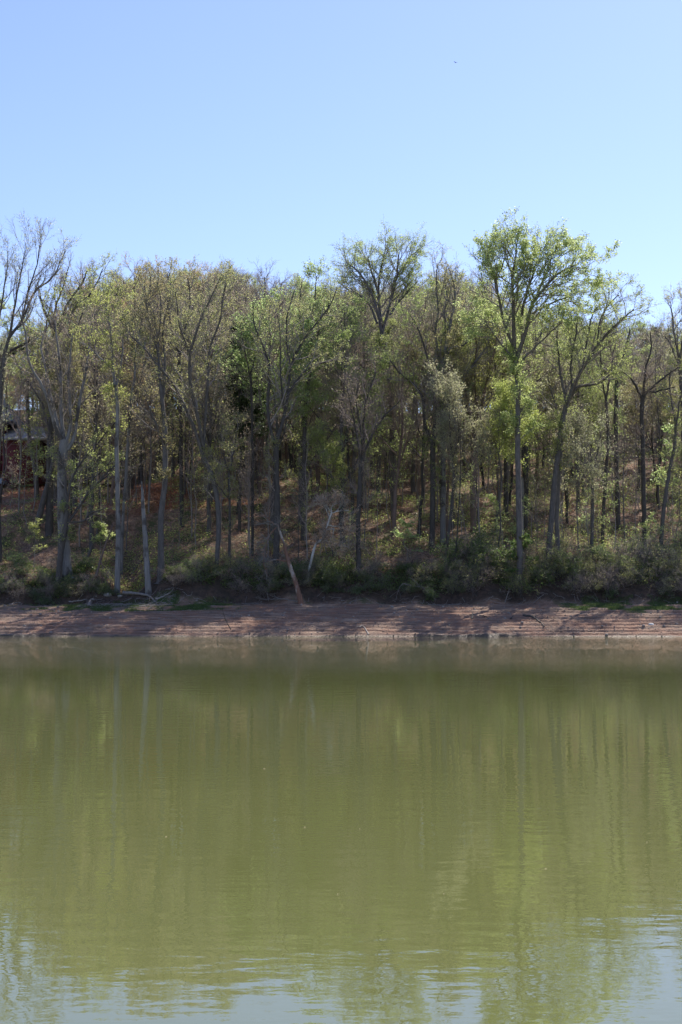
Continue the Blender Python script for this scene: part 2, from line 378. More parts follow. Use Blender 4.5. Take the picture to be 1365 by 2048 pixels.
# crown styles: leaf material, leaf size, leaves per twig, twig material, density
STY = dict(
    spring=('spring', .115, 5, 'twig'), bright=('bright', .15, 10, 'twig'), olive=('olive', .11, 4, 'twig'), yellow=('yellow', .12, 7, 'twig'),
    rust=('rust', .115, 4, 'twigr'), pale=('pale', .11, 4, 'twig'), bare=('bud', .085, 1, 'twigr'), bud=('bud', .10, 2, 'twig'), grey=('pale', .10, 1, 'twig'),
    deep=('deep', .15, 7, 'twig'), tan=('tan', .11, 4, 'drift'))
def crown_from(rg, P, R, t0, L1, gap, style, parent, ang=.75, up=.10, name='crown', nl=None, dens=1.0, n2=7, n3=5, shape=None, twig=None):
    """side branches, twigs and leaves on limbs P (n,k,3)"""
    lf, ls, ln_, tw = STY[style]; tw = twig or tw
    if nl is None: nl = ln_
    seg = np.linalg.norm(np.diff(P, axis=1), axis=2).sum(1); idx = []; tt = []
    for i in range(len(P)):
        a = t0[i]; n = max(2, int(seg[i] * (1 - a) / gap * dens)); idx += [i] * n; tt += list(a + (1 - a) * (np.arange(n) + rg.uniform(0, 1, n)) / n)
    idx = np.array(idx); tt = np.array(tt)
    tr = (tt - np.array(t0)[idx]) / np.maximum(1 - np.array(t0)[idx], .01)
    prof = shape(tr) if shape else (1.0 - .5 * tr)
    ln = L1[idx] * prof * rg.uniform(.6, 1.15, len(idx))
    P1, R1 = sprout(rg, P, R, idx, tt, ln, ang, up, .13, 6, .5, .011)
    parts = [tube(P1, R1, 4)]
    m = len(P1); i2 = np.repeat(np.arange(m), n2); t2 = rg.uniform(.18, 1, len(i2))
    P2, R2 = sprout(rg, P1, R1, i2, t2, ln[i2] * .42 * rg.uniform(.6, 1.2, len(i2)) * (1.15 - .5 * t2) + .15, .7, up * .8, .18, 4, .6, .008)
    parts.append(tube(P2, R2, 3))
    i3 = np.repeat(np.arange(len(P2)), n3); t3 = rg.uniform(.1, 1, len(i3))
    P3, R3 = sprout(rg, P2, R2, i3, t3, rg.uniform(.25, .7, len(i3)), .7, up, .2, 3, .6, .0055)
    parts.append(tube(P3, R3, 3))
    V, Q = merge(parts); nq = len(Q)
    if nl > 0:
        # patchy: some branches carry more leaves than others
        w_ = rg.uniform(0, 1, m)[i2][i3]; cnt = np.where(w_ < .18, max(nl // 3, 0), np.where(w_ > .7, int(nl * 1.5 + .5), nl)).astype(int)
        Vl, Ql = leaves(rg, P3, cnt, ls, .05 if nl < 6 else .10)
        V = np.concatenate([V, Vl]); Q = np.concatenate([Q, Ql + len(V) - len(Vl)])
    mi = np.zeros(len(Q), int); mi[nq:] = 1
    return mesh_obj(name, V, Q, [B[tw], L[lf]], parent, midx=mi)
def trunk_mesh(P_list, R_list, mat, parent, name='trunk', sides=8, flare=0):
    parts = []
    for i, (p, r) in enumerate(zip(P_list, R_list)):
        r = r.copy()
        if i == 0 and flare: k = len(r); u = np.linspace(0, 1, k); r = r * (1 + flare * np.exp(-u * k / 1.3))
        parts.append(tube(p[None], r[None], sides if i == 0 else 6))
    V, Q = merge(parts); return mesh_obj(name, V, Q, mat, parent, smooth=True)

# ------------------------------------------------------------------ generic forest tree
def proto_tree(seed, H, style, bk, bole=.42, nl_limbs=6, spread=.36, L1=3.2, lean=.03, nl=None, name='broadleaf_tree', gap=.55, slim=1):
    rg = np.random.default_rng(seed); root = empty(name, (0, 0, 0))
    bole *= .55; nl_limbs += 3; gap *= .8
    k = 14; z = np.linspace(-.4, H, k); wob = np.cumsum(rg.normal(0, .12, (k, 2)), 0) * (H / 22); ld = rg.normal(0, lean, 2)
    P = np.stack([wob[:, 0] + ld[0] * z, wob[:, 1] + ld[1] * z, z], 1); P[:, :2] -= P[0, :2]
    r0 = slim * H * .0095 * rg.uniform(.85, 1.2); Rr = r0 * (1 - .88 * (np.linspace(0, 1, k)) ** 1.05)
    P, Rr = spline(P, Rr, 24)
    ti = np.sort(rg.uniform(bole, .86, nl_limbs)); idx = np.zeros(nl_limbs, int)
    ln = H * spread * (1.15 - .75 * (ti - bole) / (1 - bole)) * rg.uniform(.8, 1.2, nl_limbs)
    Pl, Rl = sprout(rg, P[None], Rr[None], idx, ti, ln, .8, .10, .10, 12, .62, .02)
    Rl = np.maximum(Rr[0] * .42 * (1.1 - ti)[:, None] * np.linspace(1, .2, 12)[None] * 1.2, .012)
    trunk_mesh([P] + list(Pl), [Rr] + list(Rl), B[bk], root, flare=.5)
    tp, tr = spline(P[-9:], Rr[-9:], 12)
    Pc = np.concatenate([Pl, tp[None]]); Rc = np.concatenate([Rl, tr[None]])
    crown_from(rg, Pc, Rc, [.18] * nl_limbs + [0.0], np.full(nl_limbs + 1, L1 * H / 20), gap, style, root, nl=nl)
    # stubs and small shade branches low on the trunk
    root['h'] = H; return root
def proto_conifer(seed, H, name='evergreen_tree', bk='dark', base=.35, w=.16):
    rg = np.random.default_rng(seed); root = empty(name, (0, 0, 0)); k = 12
    z = np.linspace(-.3, H, k); P = np.stack([np.cumsum(rg.normal(0, .05, k)), np.cumsum(rg.normal(0, .05, k)), z], 1); P[:, :2] -= P[0, :2]
    Rr = H * .010 * np.linspace(1, .08, k); trunk_mesh([P], [Rr], B[bk], root)
    n = int(H * 6); tt = base + (1 - base) * np.sort(rg.uniform(0, 1, n)) ** .9
    ln = H * w * (1.08 - (tt - base) / (1 - base)) ** .8 * rg.uniform(.55, 1.15, n)
    P1, R1 = sprout(rg, P[None], Rr[None], np.zeros(n, int), tt, ln, 1.35, .03, .06, 5, .4, .012)
    i2 = np.repeat(np.arange(n), 9); P2, R2 = sprout(rg, P1, R1, i2, rg.uniform(.25, 1, len(i2)), ln[i2] * .36, .7, -.01, .12, 3, .6, .008, flat=.5)
    V, Q = merge([tube(P1, R1, 4), tube(P2, R2, 3)]); nq = len(Q)
    Vl, Ql = leaves(rg, P2, 12, .19, .09, .5); Q2 = np.concatenate([Q, Ql + len(V)]); mi = np.zeros(len(Q2), int); mi[nq:] = 1
    mesh_obj('crown', np.concatenate([V, Vl]), Q2, [B['dark'], L['conif']], root, midx=mi); root['h'] = H; return root
def proto_sapling(seed, H, style, name='sapling', layers=True, nl=5, base=.3, bk='twig'):
    rg = np.random.default_rng(seed); root = empty(name, (0, 0, 0)); k = 10
    z = np.linspace(-.2, H, k); P = np.stack([np.cumsum(rg.normal(0, .07, k)), np.cumsum(rg.normal(0, .07, k)), z], 1); P[:, :2] -= P[0, :2]
    Rr = (.012 + H * .0045) * np.linspace(1, .15, k); trunk_mesh([P], [Rr], B[bk], root, sides=5)
    n = int(5 + H * 2.6); tt = base + (1 - base) * rg.uniform(0, 1, n)
    ln = (.35 + H * .24 * (1.15 - tt)) * rg.uniform(.6, 1.2, n)
    P1, R1 = sprout(rg, P[None], Rr[None], np.zeros(n, int), tt, ln, 1.15 if layers else .8, .02 if layers else .12, .12, 5, .5, .007)
    i2 = np.repeat(np.arange(n), 7); P2, R2 = sprout(rg, P1, R1, i2, rg.uniform(.2, 1, len(i2)), ln[i2] * .38, .8, .0, .18, 3, .6, .005, flat=.75 if layers else 0)
    V, Q = merge([tube(P1, R1, 3), tube(P2, R2, 3)]); nq = len(Q)
    lf, ls, _, tw = STY[style]
    Vl, Ql = leaves(rg, P2, nl, ls * .95, .07, 1.4 if layers else .3); Q2 = np.concatenate([Q, Ql + len(V)]); mi = np.zeros(len(Q2), int); mi[nq:] = 1
    mesh_obj('foliage', np.concatenate([V, Vl]), Q2, [B[tw], L[lf]], root, midx=mi); root['h'] = H; return root
def proto_shrub(seed, H, style, nl=4, stems=9, name='shrub', wide=.6):
    rg = np.random.default_rng(seed); root = empty(name, (0, 0, 0)); k = 6
    a = rg.uniform(0, 6.28, stems); tilt = rg.uniform(.1, wide, stems); D = np.stack([np.cos(a) * np.sin(tilt), np.sin(a) * np.sin(tilt), np.cos(tilt)], 1)
    ln = H * rg.uniform(.6, 1.15, stems); p = np.stack([rg.normal(0, .22 * H / 2, stems), rg.normal(0, .22 * H / 2, stems), np.full(stems, -.15)], 1); pts = [p]
    for i in range(k - 1): D = norm(D + rg.normal(size=(stems, 3)) * .16 + np.array([0, 0, -.03 * i])); p = p + D * (ln / (k - 1))[:, None]; pts.append(p)
    P = np.stack(pts, 1); Rr = np.full(stems, .012 + .006 * H)[:, None] * np.linspace(1, .3, k)
    V, Q = tube(P, Rr, 4); mesh_obj('stem', V, Q, B['dark'], root)
    i1 = np.repeat(np.arange(stems), 10); P1, R1 = sprout(rg, P, Rr, i1, rg.uniform(.15, 1, len(i1)), H * .4 * rg.uniform(.5, 1.2, len(i1)), .9, .03, .2, 5, .6, .006)
    i2 = np.repeat(np.arange(len(P1)), 6); P2, R2 = sprout(rg, P1, R1, i2, rg.uniform(.1, 1, len(i2)), rg.uniform(.15, .5, len(i2)), .9, .02, .2, 3, .6, .0045)
    V, Q = merge([tube(P1, R1, 3), tube(P2, R2, 3)]); nq = len(Q); lf, ls, _, tw = STY[style]
    if nl:
        Vl, Ql = leaves(rg, P2, nl, ls * .8, .06, .4); Q = np.concatenate([Q, Ql + len(V)]); V = np.concatenate([V, Vl])
    mi = np.zeros(len(Q), int); mi[nq:] = 1
    mesh_obj('foliage', V, Q, [B[tw], L[lf]], root, midx=mi); return root

# ------------------------------------------------------------------ trees read off the photograph
def hero(label, base, trunk, limbs, style, bk, t0=None, L1=2.4, gap=.5, seed=1, nl=None, name='broadleaf_tree', crown=True, flare=.55,
         group=None, cat='tree', depth=None, n2=7, n3=5, ang=.75, up=.08, crown_on_trunk=None, trunkname='trunk', dens=1.0, twig=None):
    """base: photo pixel of the foot; trunk and limbs: [(x, y, width)...] in photo pixels, turned into real metres at the foot's distance"""
    rg = np.random.default_rng(seed)
    b = hit(*base) if depth is None else at(base[0], base[1], depth)
    if depth is not None: b[2] = gz(b[0], b[1])
    Y0 = b[1]; sc_ = Y0 / F
    root = empty(name, b); tag(root, label, cat, group)
    def conv(pts, dy0, slope):
        Pp = []; Rr = []; L_ = 0; prev = None
        for (px, py, wd) in pts:
            if crown: py = py + 27 * min(1.0, max(0.0, (700 - py) / 220))
            yy = Y0 + dy0
            if prev is not None: L_ += math.hypot(px - prev[0], py - prev[1]) * sc_
            prev = (px, py); yy += slope * L_
            Pp.append(at(px, py, yy) - b); Rr.append(wd * sc_ * yy / Y0 / 2)
        return np.array(Pp), np.array(Rr)
    tp = [(base[0], base[1] + 6, trunk[0][2])] + trunk[:] if trunk[0][1] < base[1] - 1 else trunk
    tp = [(base[0], base[1], trunk[0][2])] + [t_ for t_ in trunk if t_[1] < base[1] - 4]
    P0, R0 = conv(tp, 0, 0); P0[0] = (0, 0, -.5)
    P0, R0 = spline(P0, R0, 26); P0[4:] += rg.normal(0, .012, P0[4:].shape)
    Ps = [P0]; Rs = [R0]; Cp = []; Cr = []; T0 = []
    for j, l in enumerate(limbs):
        sl = rg.uniform(-.38, .38); s0 = l[0]
        Pq, Rq = conv(l, 0, sl); Pq, Rq = spline(Pq, Rq, 20); Pq[3:] += np.cumsum(rg.normal(0, .028, Pq[3:].shape), 0)
        Ps.append(Pq); Rs.append(Rq); Cp.append(spline(Pq, Rq, 16)[0]); Cr.append(spline(Pq, Rq, 16)[1]); T0.append((.12 if t0 is None else t0) * .6)
    if crown_on_trunk is None: crown_on_trunk = .5
    if True:
        Cp.append(spline(P0, R0, 16)[0]); Cr.append(spline(P0, R0, 16)[1]); T0.append(crown_on_trunk)
    trunk_mesh(Ps, Rs, B[bk], root, flare=flare, name=trunkname)
    if crown: crown_from(rg, np.array(Cp), np.array(Cr), T0, np.array([L1 * 1.55] * (len(Cp) - 1) + [L1 * .8]), gap * 1.2, style, root, nl=nl, n2=n2, n3=n3, ang=ang, up=up, dens=dens, twig=twig)
    return root

HERO = []
def H_(*a, **k): HERO.append((a, k))
H_('tall sparse tree at the left edge, thin leafy shoots rising above all its neighbours', (-6, 1120),
   [(-6, 1110, 22), (-8, 950, 17), (-2, 850, 15), (3, 760, 12), (12, 700, 10)],
   [[(12, 700, 8), (22, 665, 7), (46, 630, 5.5), (70, 571, 4.5), (100, 545, 3.5), (118, 515, 2.5), (133, 475, 1.2)],
    [(20, 670, 6), (30, 600, 4.5), (40, 540, 3), (48, 490, 2), (48, 458, 1)],
    [(46, 630, 5), (55, 570, 3.5), (72, 510, 2.5), (80, 470, 2), (82, 450, 1)],
    [(3, 760, 6), (-5, 700, 5), (5, 620, 4), (14, 540, 2.5), (18, 480, 1)],
    [(-4, 740, 8), (-20, 650, 6), (-25, 560, 5), (-10, 480, 2)]],
   'pale', 'grey', t0=.2, L1=2.5, gap=.5, seed=11, nl=2, up=.16, ang=.5)
H_('dark crooked limb tree leaning in from the left edge', (-40, 1060),
   [(-40, 1050, 18), (-42, 900, 14), (-35, 780, 11)],
   [[(-38, 790, 8), (-10, 720, 7), (25, 700, 6), (58, 683, 5), (62, 672, 3)], [(-36, 770, 8), (0, 722, 7), (35, 702, 6), (68, 682, 5), (84, 655, 2)],
    [(-35, 780, 8), (-30, 700, 6), (-20, 640, 4), (0, 600, 2)]], 'bright', 'dark', t0=.35, L1=1.5, seed=12, nl=5)
H_('bare forked tree behind the sycamore, its dark twin stems parting at half height', (112, 1010),
   [(112, 1000, 12), (113, 860, 11), (111, 745, 9), (112, 690, 8)],
   [[(112, 690, 7), (105, 645, 6), (90, 600, 4), (78, 545, 2)], [(112, 690, 7), (118, 640, 6), (135, 590, 5), (160, 545, 4), (172, 510, 2)],
    [(109, 660, 6), (112, 600, 5), (128, 560, 3), (140, 510, 2)]], 'bare', 'dark', L1=2.2, seed=13, up=.15)
H_('big pale grey sycamore with swollen foot, splitting into five upright stems', (136, 1150),
   [(130, 1140, 30), (128, 1080, 23), (125, 1010, 20), (125, 940, 20), (130, 880, 19)],
   [[(128, 890, 10), (110, 850, 8), (98, 807, 7), (84, 771, 6), (60, 725, 5), (52, 665, 4), (40, 610, 2)],
    [(130, 890, 10), (124, 840, 8), (122, 790, 7), (121, 740, 6), (115, 680, 4), (108, 620, 2)],
    [(131, 890, 9), (141, 850, 7), (140, 790, 6), (137, 745, 5), (143, 680, 3), (150, 640, 2)],
    [(135, 900, 9), (150, 870, 7), (160, 800, 7), (172, 745, 5), (180, 680, 3), (190, 620, 2)],
    [(124, 880, 8), (110, 830, 8), (100, 790, 7), (88, 740, 6), (80, 700, 4), (88, 650, 2)]], 'bud', 'silver', t0=.3, L1=2.0, gap=.6, seed=14, up=.12)
H_('dark tree at the shore whose blackish limbs slant up to the right under the sycamore', (116, 1180),
   [(116, 1175, 14), (122, 1110, 11), (132, 1050, 9), (134, 1010, 8)],
   [[(134, 1048, 6), (155, 1020, 5.5), (190, 975, 5), (215, 950, 4), (238, 930, 2.5)], [(134, 1010, 6), (143, 960, 4.5), (165, 925, 3.5), (185, 900, 2)],
    [(136, 1045, 4), (165, 1042, 4), (185, 1025, 3), (215, 1015, 2)], [(134, 1000, 6), (130, 950, 4), (118, 905, 2)]], 'spring', 'dark', t0=.35, L1=1.3, seed=15, nl=3)
H_('thick grey leaning trunk with a pale scar, tilted to the right on the upper bank', (73, 1068),
   [(73, 1060, 13), (85, 1010, 12), (97, 965, 10), (106, 925, 9), (104, 880, 8)],
   [[(104, 890, 6), (95, 850, 5), (80, 800, 4), (62, 770, 2)], [(104, 885, 6), (112, 830, 5), (118, 780, 4), (130, 730, 2)]], 'bud', 'grey', seed=16, L1=1.8)
H_('upright grey tree just left of the leaning scarred trunk', (72, 1040), [(74, 1030, 11), (72, 950, 10), (60, 880, 8), (55, 800, 7)],
   [[(55, 800, 6), (40, 740, 5), (25, 700, 4), (15, 650, 2)], [(55, 810, 6), (58, 750, 5), (64, 690, 4), (56, 630, 2)]], 'spring', 'grey', seed=17, depth=141)
H_('broad dark grey trunk standing just right of the leaning scarred one', (99, 1062), [(99, 1050, 17), (100, 980, 15), (101, 900, 14), (105, 800, 12)],
   [[(105, 800, 9), (95, 720, 7), (90, 650, 4), (98, 590, 2)], [(105, 800, 9), (122, 730, 6), (150, 660, 4), (170, 600, 2)], [(105, 810, 8), (90, 770, 6), (70, 745, 4), (45, 735, 2)]],
   'yellow', 'dark', seed=18, L1=2.2, nl=3)
H_('tall straight silver-white trunk rising from the creek mouth, left of the broken snag', (235, 1186),
   [(235, 1180, 12), (237, 1070, 10), (235, 960, 9), (234, 900, 9), (236, 830, 8), (234, 793, 7), (229, 757, 6), (226, 725, 5)],
   [[(229, 757, 5), (221, 690, 4), (214, 640, 3), (206, 590, 2)], [(234, 770, 4), (243, 720, 3), (246, 660, 2)], [(229, 740, 4), (205, 720, 3), (180, 695, 2), (160, 680, 1.5)]],
   'yellow', 'silver', t0=.25, L1=1.8, nl=3, seed=19, up=.1)
H_('slim silver trunk close behind the silver-white one, kinked to the right higher up', (243, 1150),
   [(243, 1140, 7), (246, 1050, 6.5), (250, 985, 6), (257, 880, 6), (262, 810, 6), (270, 750, 5), (270, 690, 4)],
   [[(270, 700, 4), (258, 670, 3), (250, 620, 2)], [(270, 700, 4), (282, 650, 3), (288, 600, 2)], [(263, 810, 3), (280, 770, 3), (290, 720, 2)]],
   'olive', 'silver', t0=.15, L1=1.9, seed=20)
H_('grey dead snag snapped off to a splintered point at the head of the mud', (297, 1188), [(297, 1180, 13), (293, 1110, 11), (289, 1050, 9), (286, 1000, 7), (284, 963, 2.5)], [],
   'bare', 'silver', seed=21, crown=False, name='dead_snag', cat='dead tree')
H_('large grey trunk with spreading roots on the right lip of the creek gully', (323, 1156),
   [(323, 1150, 15), (322, 1090, 12), (323, 1030, 12), (330, 965, 11), (331, 900, 11), (328, 830, 9), (322, 770, 8)],
   [[(322, 780, 6), (316, 710, 5), (300, 650, 4), (290, 590, 3), (285, 550, 2)], [(326, 800, 6), (332, 720, 5), (330, 640, 4), (345, 570, 3), (340, 530, 2)],
    [(331, 900, 5), (318, 860, 4), (300, 815, 3), (285, 770, 2)], [(320, 760, 5), (318, 690, 5), (325, 600, 3), (318, 545, 2)]],
   'olive', 'grey', t0=.25, L1=2.4, seed=22, flare=1.3)
H_('straight dark trunk on the path side, right of the gully tree', (364, 1056), [(364, 1050, 9), (363, 900, 8), (361, 780, 7), (358, 700, 6)],
   [[(358, 710, 5), (345, 640, 4), (340, 580, 3), (345, 525, 2)], [(359, 720, 5), (372, 650, 4), (380, 590, 3), (375, 530, 2)]], 'olive', 'dark', seed=23)
H_('gnarled grey tree fanning out to the left from a low fork above the shaded bank', (434, 1138),
   [(434, 1130, 9), (438, 1051, 10), (434, 995, 10), (422, 945, 10), (406, 912, 9)],
   [[(406, 912, 7), (390, 857, 6.5), (373, 817, 6), (352, 771, 5), (316, 726, 4), (292, 694, 3), (262, 666, 2)],
    [(408, 900, 7), (397, 842, 7), (383, 779, 7), (380, 719, 6), (400, 638, 5), (425, 578, 3), (445, 525, 2)],
    [(408, 890, 6), (415, 771, 6), (422, 701, 5), (443, 631, 4), (450, 578, 4), (462, 530, 2)],
    [(385, 790, 5), (378, 700, 4), (360, 640, 3), (352, 570, 2)]],
   'olive', 'grey', t0=.3, L1=2.3, gap=.5, seed=24)
H_('small dark tree with a twiggy top in front of the slope, left of centre', (459, 1136), [(459, 1120, 6), (460, 1040, 5), (458, 940, 5)],
   [[(458, 945, 4), (445, 900, 3), (436, 860, 2)], [(458, 945, 4), (472, 900, 3), (480, 850, 2)], [(460, 1000, 3), (440, 975, 2), (425, 950, 1.5)]], 'olive', 'dark', seed=25, L1=1.3)
H_('thin ruler-straight dark trunk left of the leaning dead tree', (505, 1112), [(505, 1100, 6), (506, 980, 5.5), (505, 860, 5), (502, 740, 4)],
   [[(502, 760, 3), (490, 700, 3), (480, 640, 2)], [(502, 750, 3), (512, 690, 3), (520, 620, 2)]], 'bare', 'dark', seed=26, L1=1.8)
H_('stout dark tree behind the leaning dead one, forking into a wide vase of grey limbs', (553, 1140),
   [(553, 1130, 13), (555, 1020, 12), (553, 940, 11), (552, 893, 11)],
   [[(552, 893, 8), (542, 860, 7), (537, 807, 7), (541, 736, 6), (528, 694, 5), (508, 640, 3), (505, 590, 2)],
    [(552, 893, 8), (563, 852, 8), (574, 800, 7), (582, 736, 6), (598, 691, 5), (623, 648, 4), (658, 596, 3), (672, 555, 2)],
    [(577, 789, 5), (595, 761, 5), (623, 733, 4), (658, 722, 3), (692, 712, 2)],
    [(582, 740, 4), (575, 680, 4), (578, 620, 3), (590, 560, 2)], [(570, 820, 4), (560, 760, 4), (562, 690, 3), (555, 620, 2)]],
   'olive', 'dark', t0=.25, L1=2.4, gap=.5, seed=27, nl=3)
H_('straight grey trunk right of the wide vase-shaped tree, its top heavy with green leaves', (607, 1080),
   [(607, 1060, 10), (609, 900, 9), (612, 807, 8), (619, 754, 7), (628, 701, 6)],
   [[(628, 701, 5), (640, 650, 4), (655, 600, 3), (650, 560, 2)], [(619, 754, 5), (612, 690, 4), (600, 620, 3), (605, 545, 2)], [(626, 710, 4), (622, 640, 4), (628, 580, 3), (632, 530, 2)]],
   'bright', 'dark', seed=28, L1=2.2, nl=6)
H_('reddish-brown straight trunk high on the slope at mid picture', (637, 985), [(637, 975, 9), (633, 860, 8), (632, 740, 6)],
   [[(632, 750, 4), (622, 700, 3), (615, 650, 2)], [(632, 750, 4), (645, 690, 3), (655, 650, 2)]], 'olive', 'red', seed=29)
H_('lone dark trunk at the picture centre with a low twiggy brown crown', (718, 1161),
   [(718, 1150, 10), (717, 1060, 9), (719, 990, 9), (723, 935, 10), (728, 900, 8)],
   [[(728, 905, 6), (745, 870, 5), (770, 835, 4), (800, 810, 2)], [(728, 900, 6), (730, 840, 4), (742, 780, 3), (755, 745, 2)], [(722, 925, 6), (714, 870, 4), (705, 820, 3), (695, 775, 2)],
    [(726, 905, 5), (722, 850, 4), (715, 800, 3), (720, 750, 2)]], 'bare', 'dark', t0=.2, L1=1.8, gap=.42, seed=30)
H_('tall fan-crowned tree behind centre, thin yellow-green leaves on a wide round head against the sky', (788, 1040),
   [(788, 1020, 12), (787, 900, 12), (783, 780, 11), (768, 680, 10)],
   [[(768, 690, 7), (755, 620, 6), (742, 570, 5), (718, 525, 4), (692, 500, 2)], [(768, 690, 7), (760, 610, 6), (757, 560, 5), (765, 510, 4), (772, 474, 2)],
    [(765, 660, 6), (782, 590, 6), (792, 540, 4), (818, 500, 3), (830, 482, 2)], [(755, 640, 5), (735, 590, 4), (710, 570, 3), (684, 555, 2)],
    [(757, 570, 4), (742, 520, 4), (735, 490, 2)], [(785, 580, 4), (795, 520, 4), (797, 476, 2)], [(780, 620, 5), (810, 580, 4), (838, 545, 2)]],
   'spring', 'grey', t0=.3, L1=2.6, gap=.34, seed=31, nl=7)
H_('slender reddish trunk right of the fan-crowned tree', (836, 1020), [(836, 1010, 7), (836, 900, 7), (832, 780, 6), (828, 690, 5)],
   [[(828, 700, 4), (815, 640, 3), (805, 590, 2)], [(828, 700, 4), (842, 640, 3), (850, 580, 2)]], 'yellow', 'red', seed=32, nl=2)
H_('blackish trunk beside the blue-grey one, its crooked limbs spreading left', (864, 1098),
   [(864, 1090, 12), (866, 1000, 11), (866, 920, 11), (866, 880, 10)],
   [[(866, 890, 8), (850, 850, 6), (845, 800, 5), (828, 770, 4), (800, 745, 4), (780, 720, 2)], [(866, 880, 7), (872, 820, 6), (868, 770, 5), (850, 700, 4), (835, 650, 3), (820, 620, 2)],
    [(866, 885, 6), (882, 850, 5), (895, 800, 4), (900, 750, 2)]], 'spring', 'dark', t0=.25, L1=2.2, seed=33)
H_('blue-grey tall trunk running clean to a high narrow fork, right of the blackish one', (886, 1092),
   [(886, 1080, 12), (887, 980, 11), (886, 880, 11), (885, 780, 11), (887, 719, 10)],
   [[(887, 725, 8), (897, 666, 7), (908, 613, 6), (914, 560, 4), (905, 520, 2)], [(886, 760, 7), (880, 730, 6), (870, 666, 5), (875, 610, 4), (868, 545, 3), (872, 505, 2)],
    [(890, 715, 6), (905, 695, 5), (925, 690, 4), (950, 665, 2)], [(893, 690, 5), (890, 630, 4), (893, 570, 3), (888, 520, 2)], [(884, 800, 7), (905, 775, 6), (940, 735, 5), (972, 690, 3)]],
   'olive', 'silver', t0=.2, L1=2.5, seed=34, nl=3)
H_('thin crooked black stem winding up just right of the blue-grey trunk', (891, 1130), [(891, 1120, 6), (900, 1050, 5.5), (908, 960, 5), (906, 910, 5)],
   [[(906, 915, 4), (900, 860, 3), (903, 800, 2)], [(906, 915, 4), (916, 870, 3), (912, 830, 2)]], 'pale', 'dark', seed=35, L1=1.4, nl=3)
H_('wide reddish-grey trunk up the slope behind yellow-green leaves', (947, 1065), [(947, 1050, 12), (947, 950, 12), (950, 880, 11), (962, 820, 9)],
   [[(950, 885, 7), (938, 820, 6), (930, 760, 5), (935, 700, 2)], [(962, 820, 7), (975, 760, 5), (990, 700, 4), (1000, 640, 2)], [(958, 835, 5), (950, 760, 4), (955, 680, 3), (950, 620, 2)]],
   'yellow', 'red', seed=36, L1=2.4, nl=3)
H_('tallest tree of the wood, full bright green domed crown high against the sky', (1040, 1182),
   [(1040, 1170, 13), (1039, 1050, 12), (1036, 900, 11), (1036, 772, 10), (1030, 700, 9)],
   [[(1030, 705, 9), (1026, 617, 8), (1025, 540, 6), (1030, 490, 4), (1033, 452, 2)], [(1030, 700, 8), (1010, 640, 6), (998, 568, 5), (988, 520, 4), (978, 485, 2)],
    [(1034, 720, 9), (1050, 660, 8), (1065, 600, 7), (1095, 560, 5), (1125, 525, 4), (1165, 505, 2)], [(1045, 680, 6), (1045, 610, 6), (1058, 550, 5), (1068, 500, 3), (1080, 465, 2)],
    [(1065, 600, 5), (1085, 540, 4), (1098, 500, 3), (1105, 478, 2)], [(1036, 740, 5), (1060, 700, 4), (1095, 660, 3), (1125, 630, 2)], [(1034, 730, 5), (1010, 690, 4), (985, 650, 3), (970, 620, 2)], [(1125, 530, 3), (1150, 510, 3), (1175, 512, 2)], [(1060, 620, 5), (1095, 600, 4), (1130, 585, 3), (1150, 575, 2)],
    [(1000, 580, 4), (990, 550, 3), (1000, 510, 3), (1005, 470, 2)], [(1095, 560, 4), (1120, 550, 3), (1145, 540, 2)]],
   'bright', 'grey', t0=.35, L1=2.6, gap=.33, seed=37, nl=8, crown_on_trunk=.6)
H_('dark forked tree pressed against the left of the tallest tree', (1012, 1030), [(1012, 1000, 9), (1012, 860, 8), (1008, 740, 8), (1012, 690, 7)],
   [[(1012, 695, 6), (1016, 640, 5), (1010, 600, 4), (985, 555, 2)], [(1010, 720, 5), (990, 660, 4), (970, 600, 3), (958, 550, 2)], [(1012, 690, 5), (1000, 640, 4), (975, 570, 3), (965, 520, 2)]],
   'bare', 'dark', seed=38, L1=2.0)
H_('blue-grey broken stub leaning on the tallest trunk, torn orange at its top', (1043, 1078), [(1043, 1070, 11), (1044, 1020, 9), (1045, 985, 8), (1045, 955, 4)], [],
   'bare', 'silver', seed=39, crown=False, name='dead_snag', cat='dead tree')
H_('dark tree throwing a heavy limb up to the right, behind the tallest tree', (1052, 1050), [(1052, 1040, 9), (1048, 900, 9), (1042, 800, 9)],
   [[(1042, 800, 8), (1058, 780, 7), (1080, 762, 6), (1100, 747, 5), (1118, 730, 3)], [(1042, 800, 7), (1050, 740, 6), (1070, 690, 5), (1090, 650, 3)]],
   'yellow', 'dark', seed=40, L1=2.2, nl=4)
H_('grey tree leaning right over its neighbours, its airy crown a hump on the right skyline', (1097, 1142),
   [(1097, 1130, 12), (1103, 1040, 11), (1109, 970, 11), (1117, 910, 11), (1124, 850, 11), (1133, 810, 10)],
   [[(1133, 812, 8), (1150, 765, 7), (1182, 712, 6), (1215, 665, 5), (1245, 630, 4), (1270, 605, 2)], [(1138, 800, 6), (1158, 775, 6), (1190, 768, 5), (1215, 750, 4), (1240, 735, 2)],
    [(1133, 810, 6), (1125, 760, 5), (1113, 700, 4), (1110, 660, 2)], [(1195, 695, 4), (1200, 640, 4), (1220, 600, 3), (1240, 582, 2)], [(1165, 740, 5), (1172, 680, 4), (1178, 630, 3), (1190, 600, 2)],
    [(1145, 780, 5), (1142, 720, 4), (1150, 660, 3), (1152, 625, 2)]], 'spring', 'grey', t0=.25, L1=2.4, gap=.4, seed=41, nl=5)
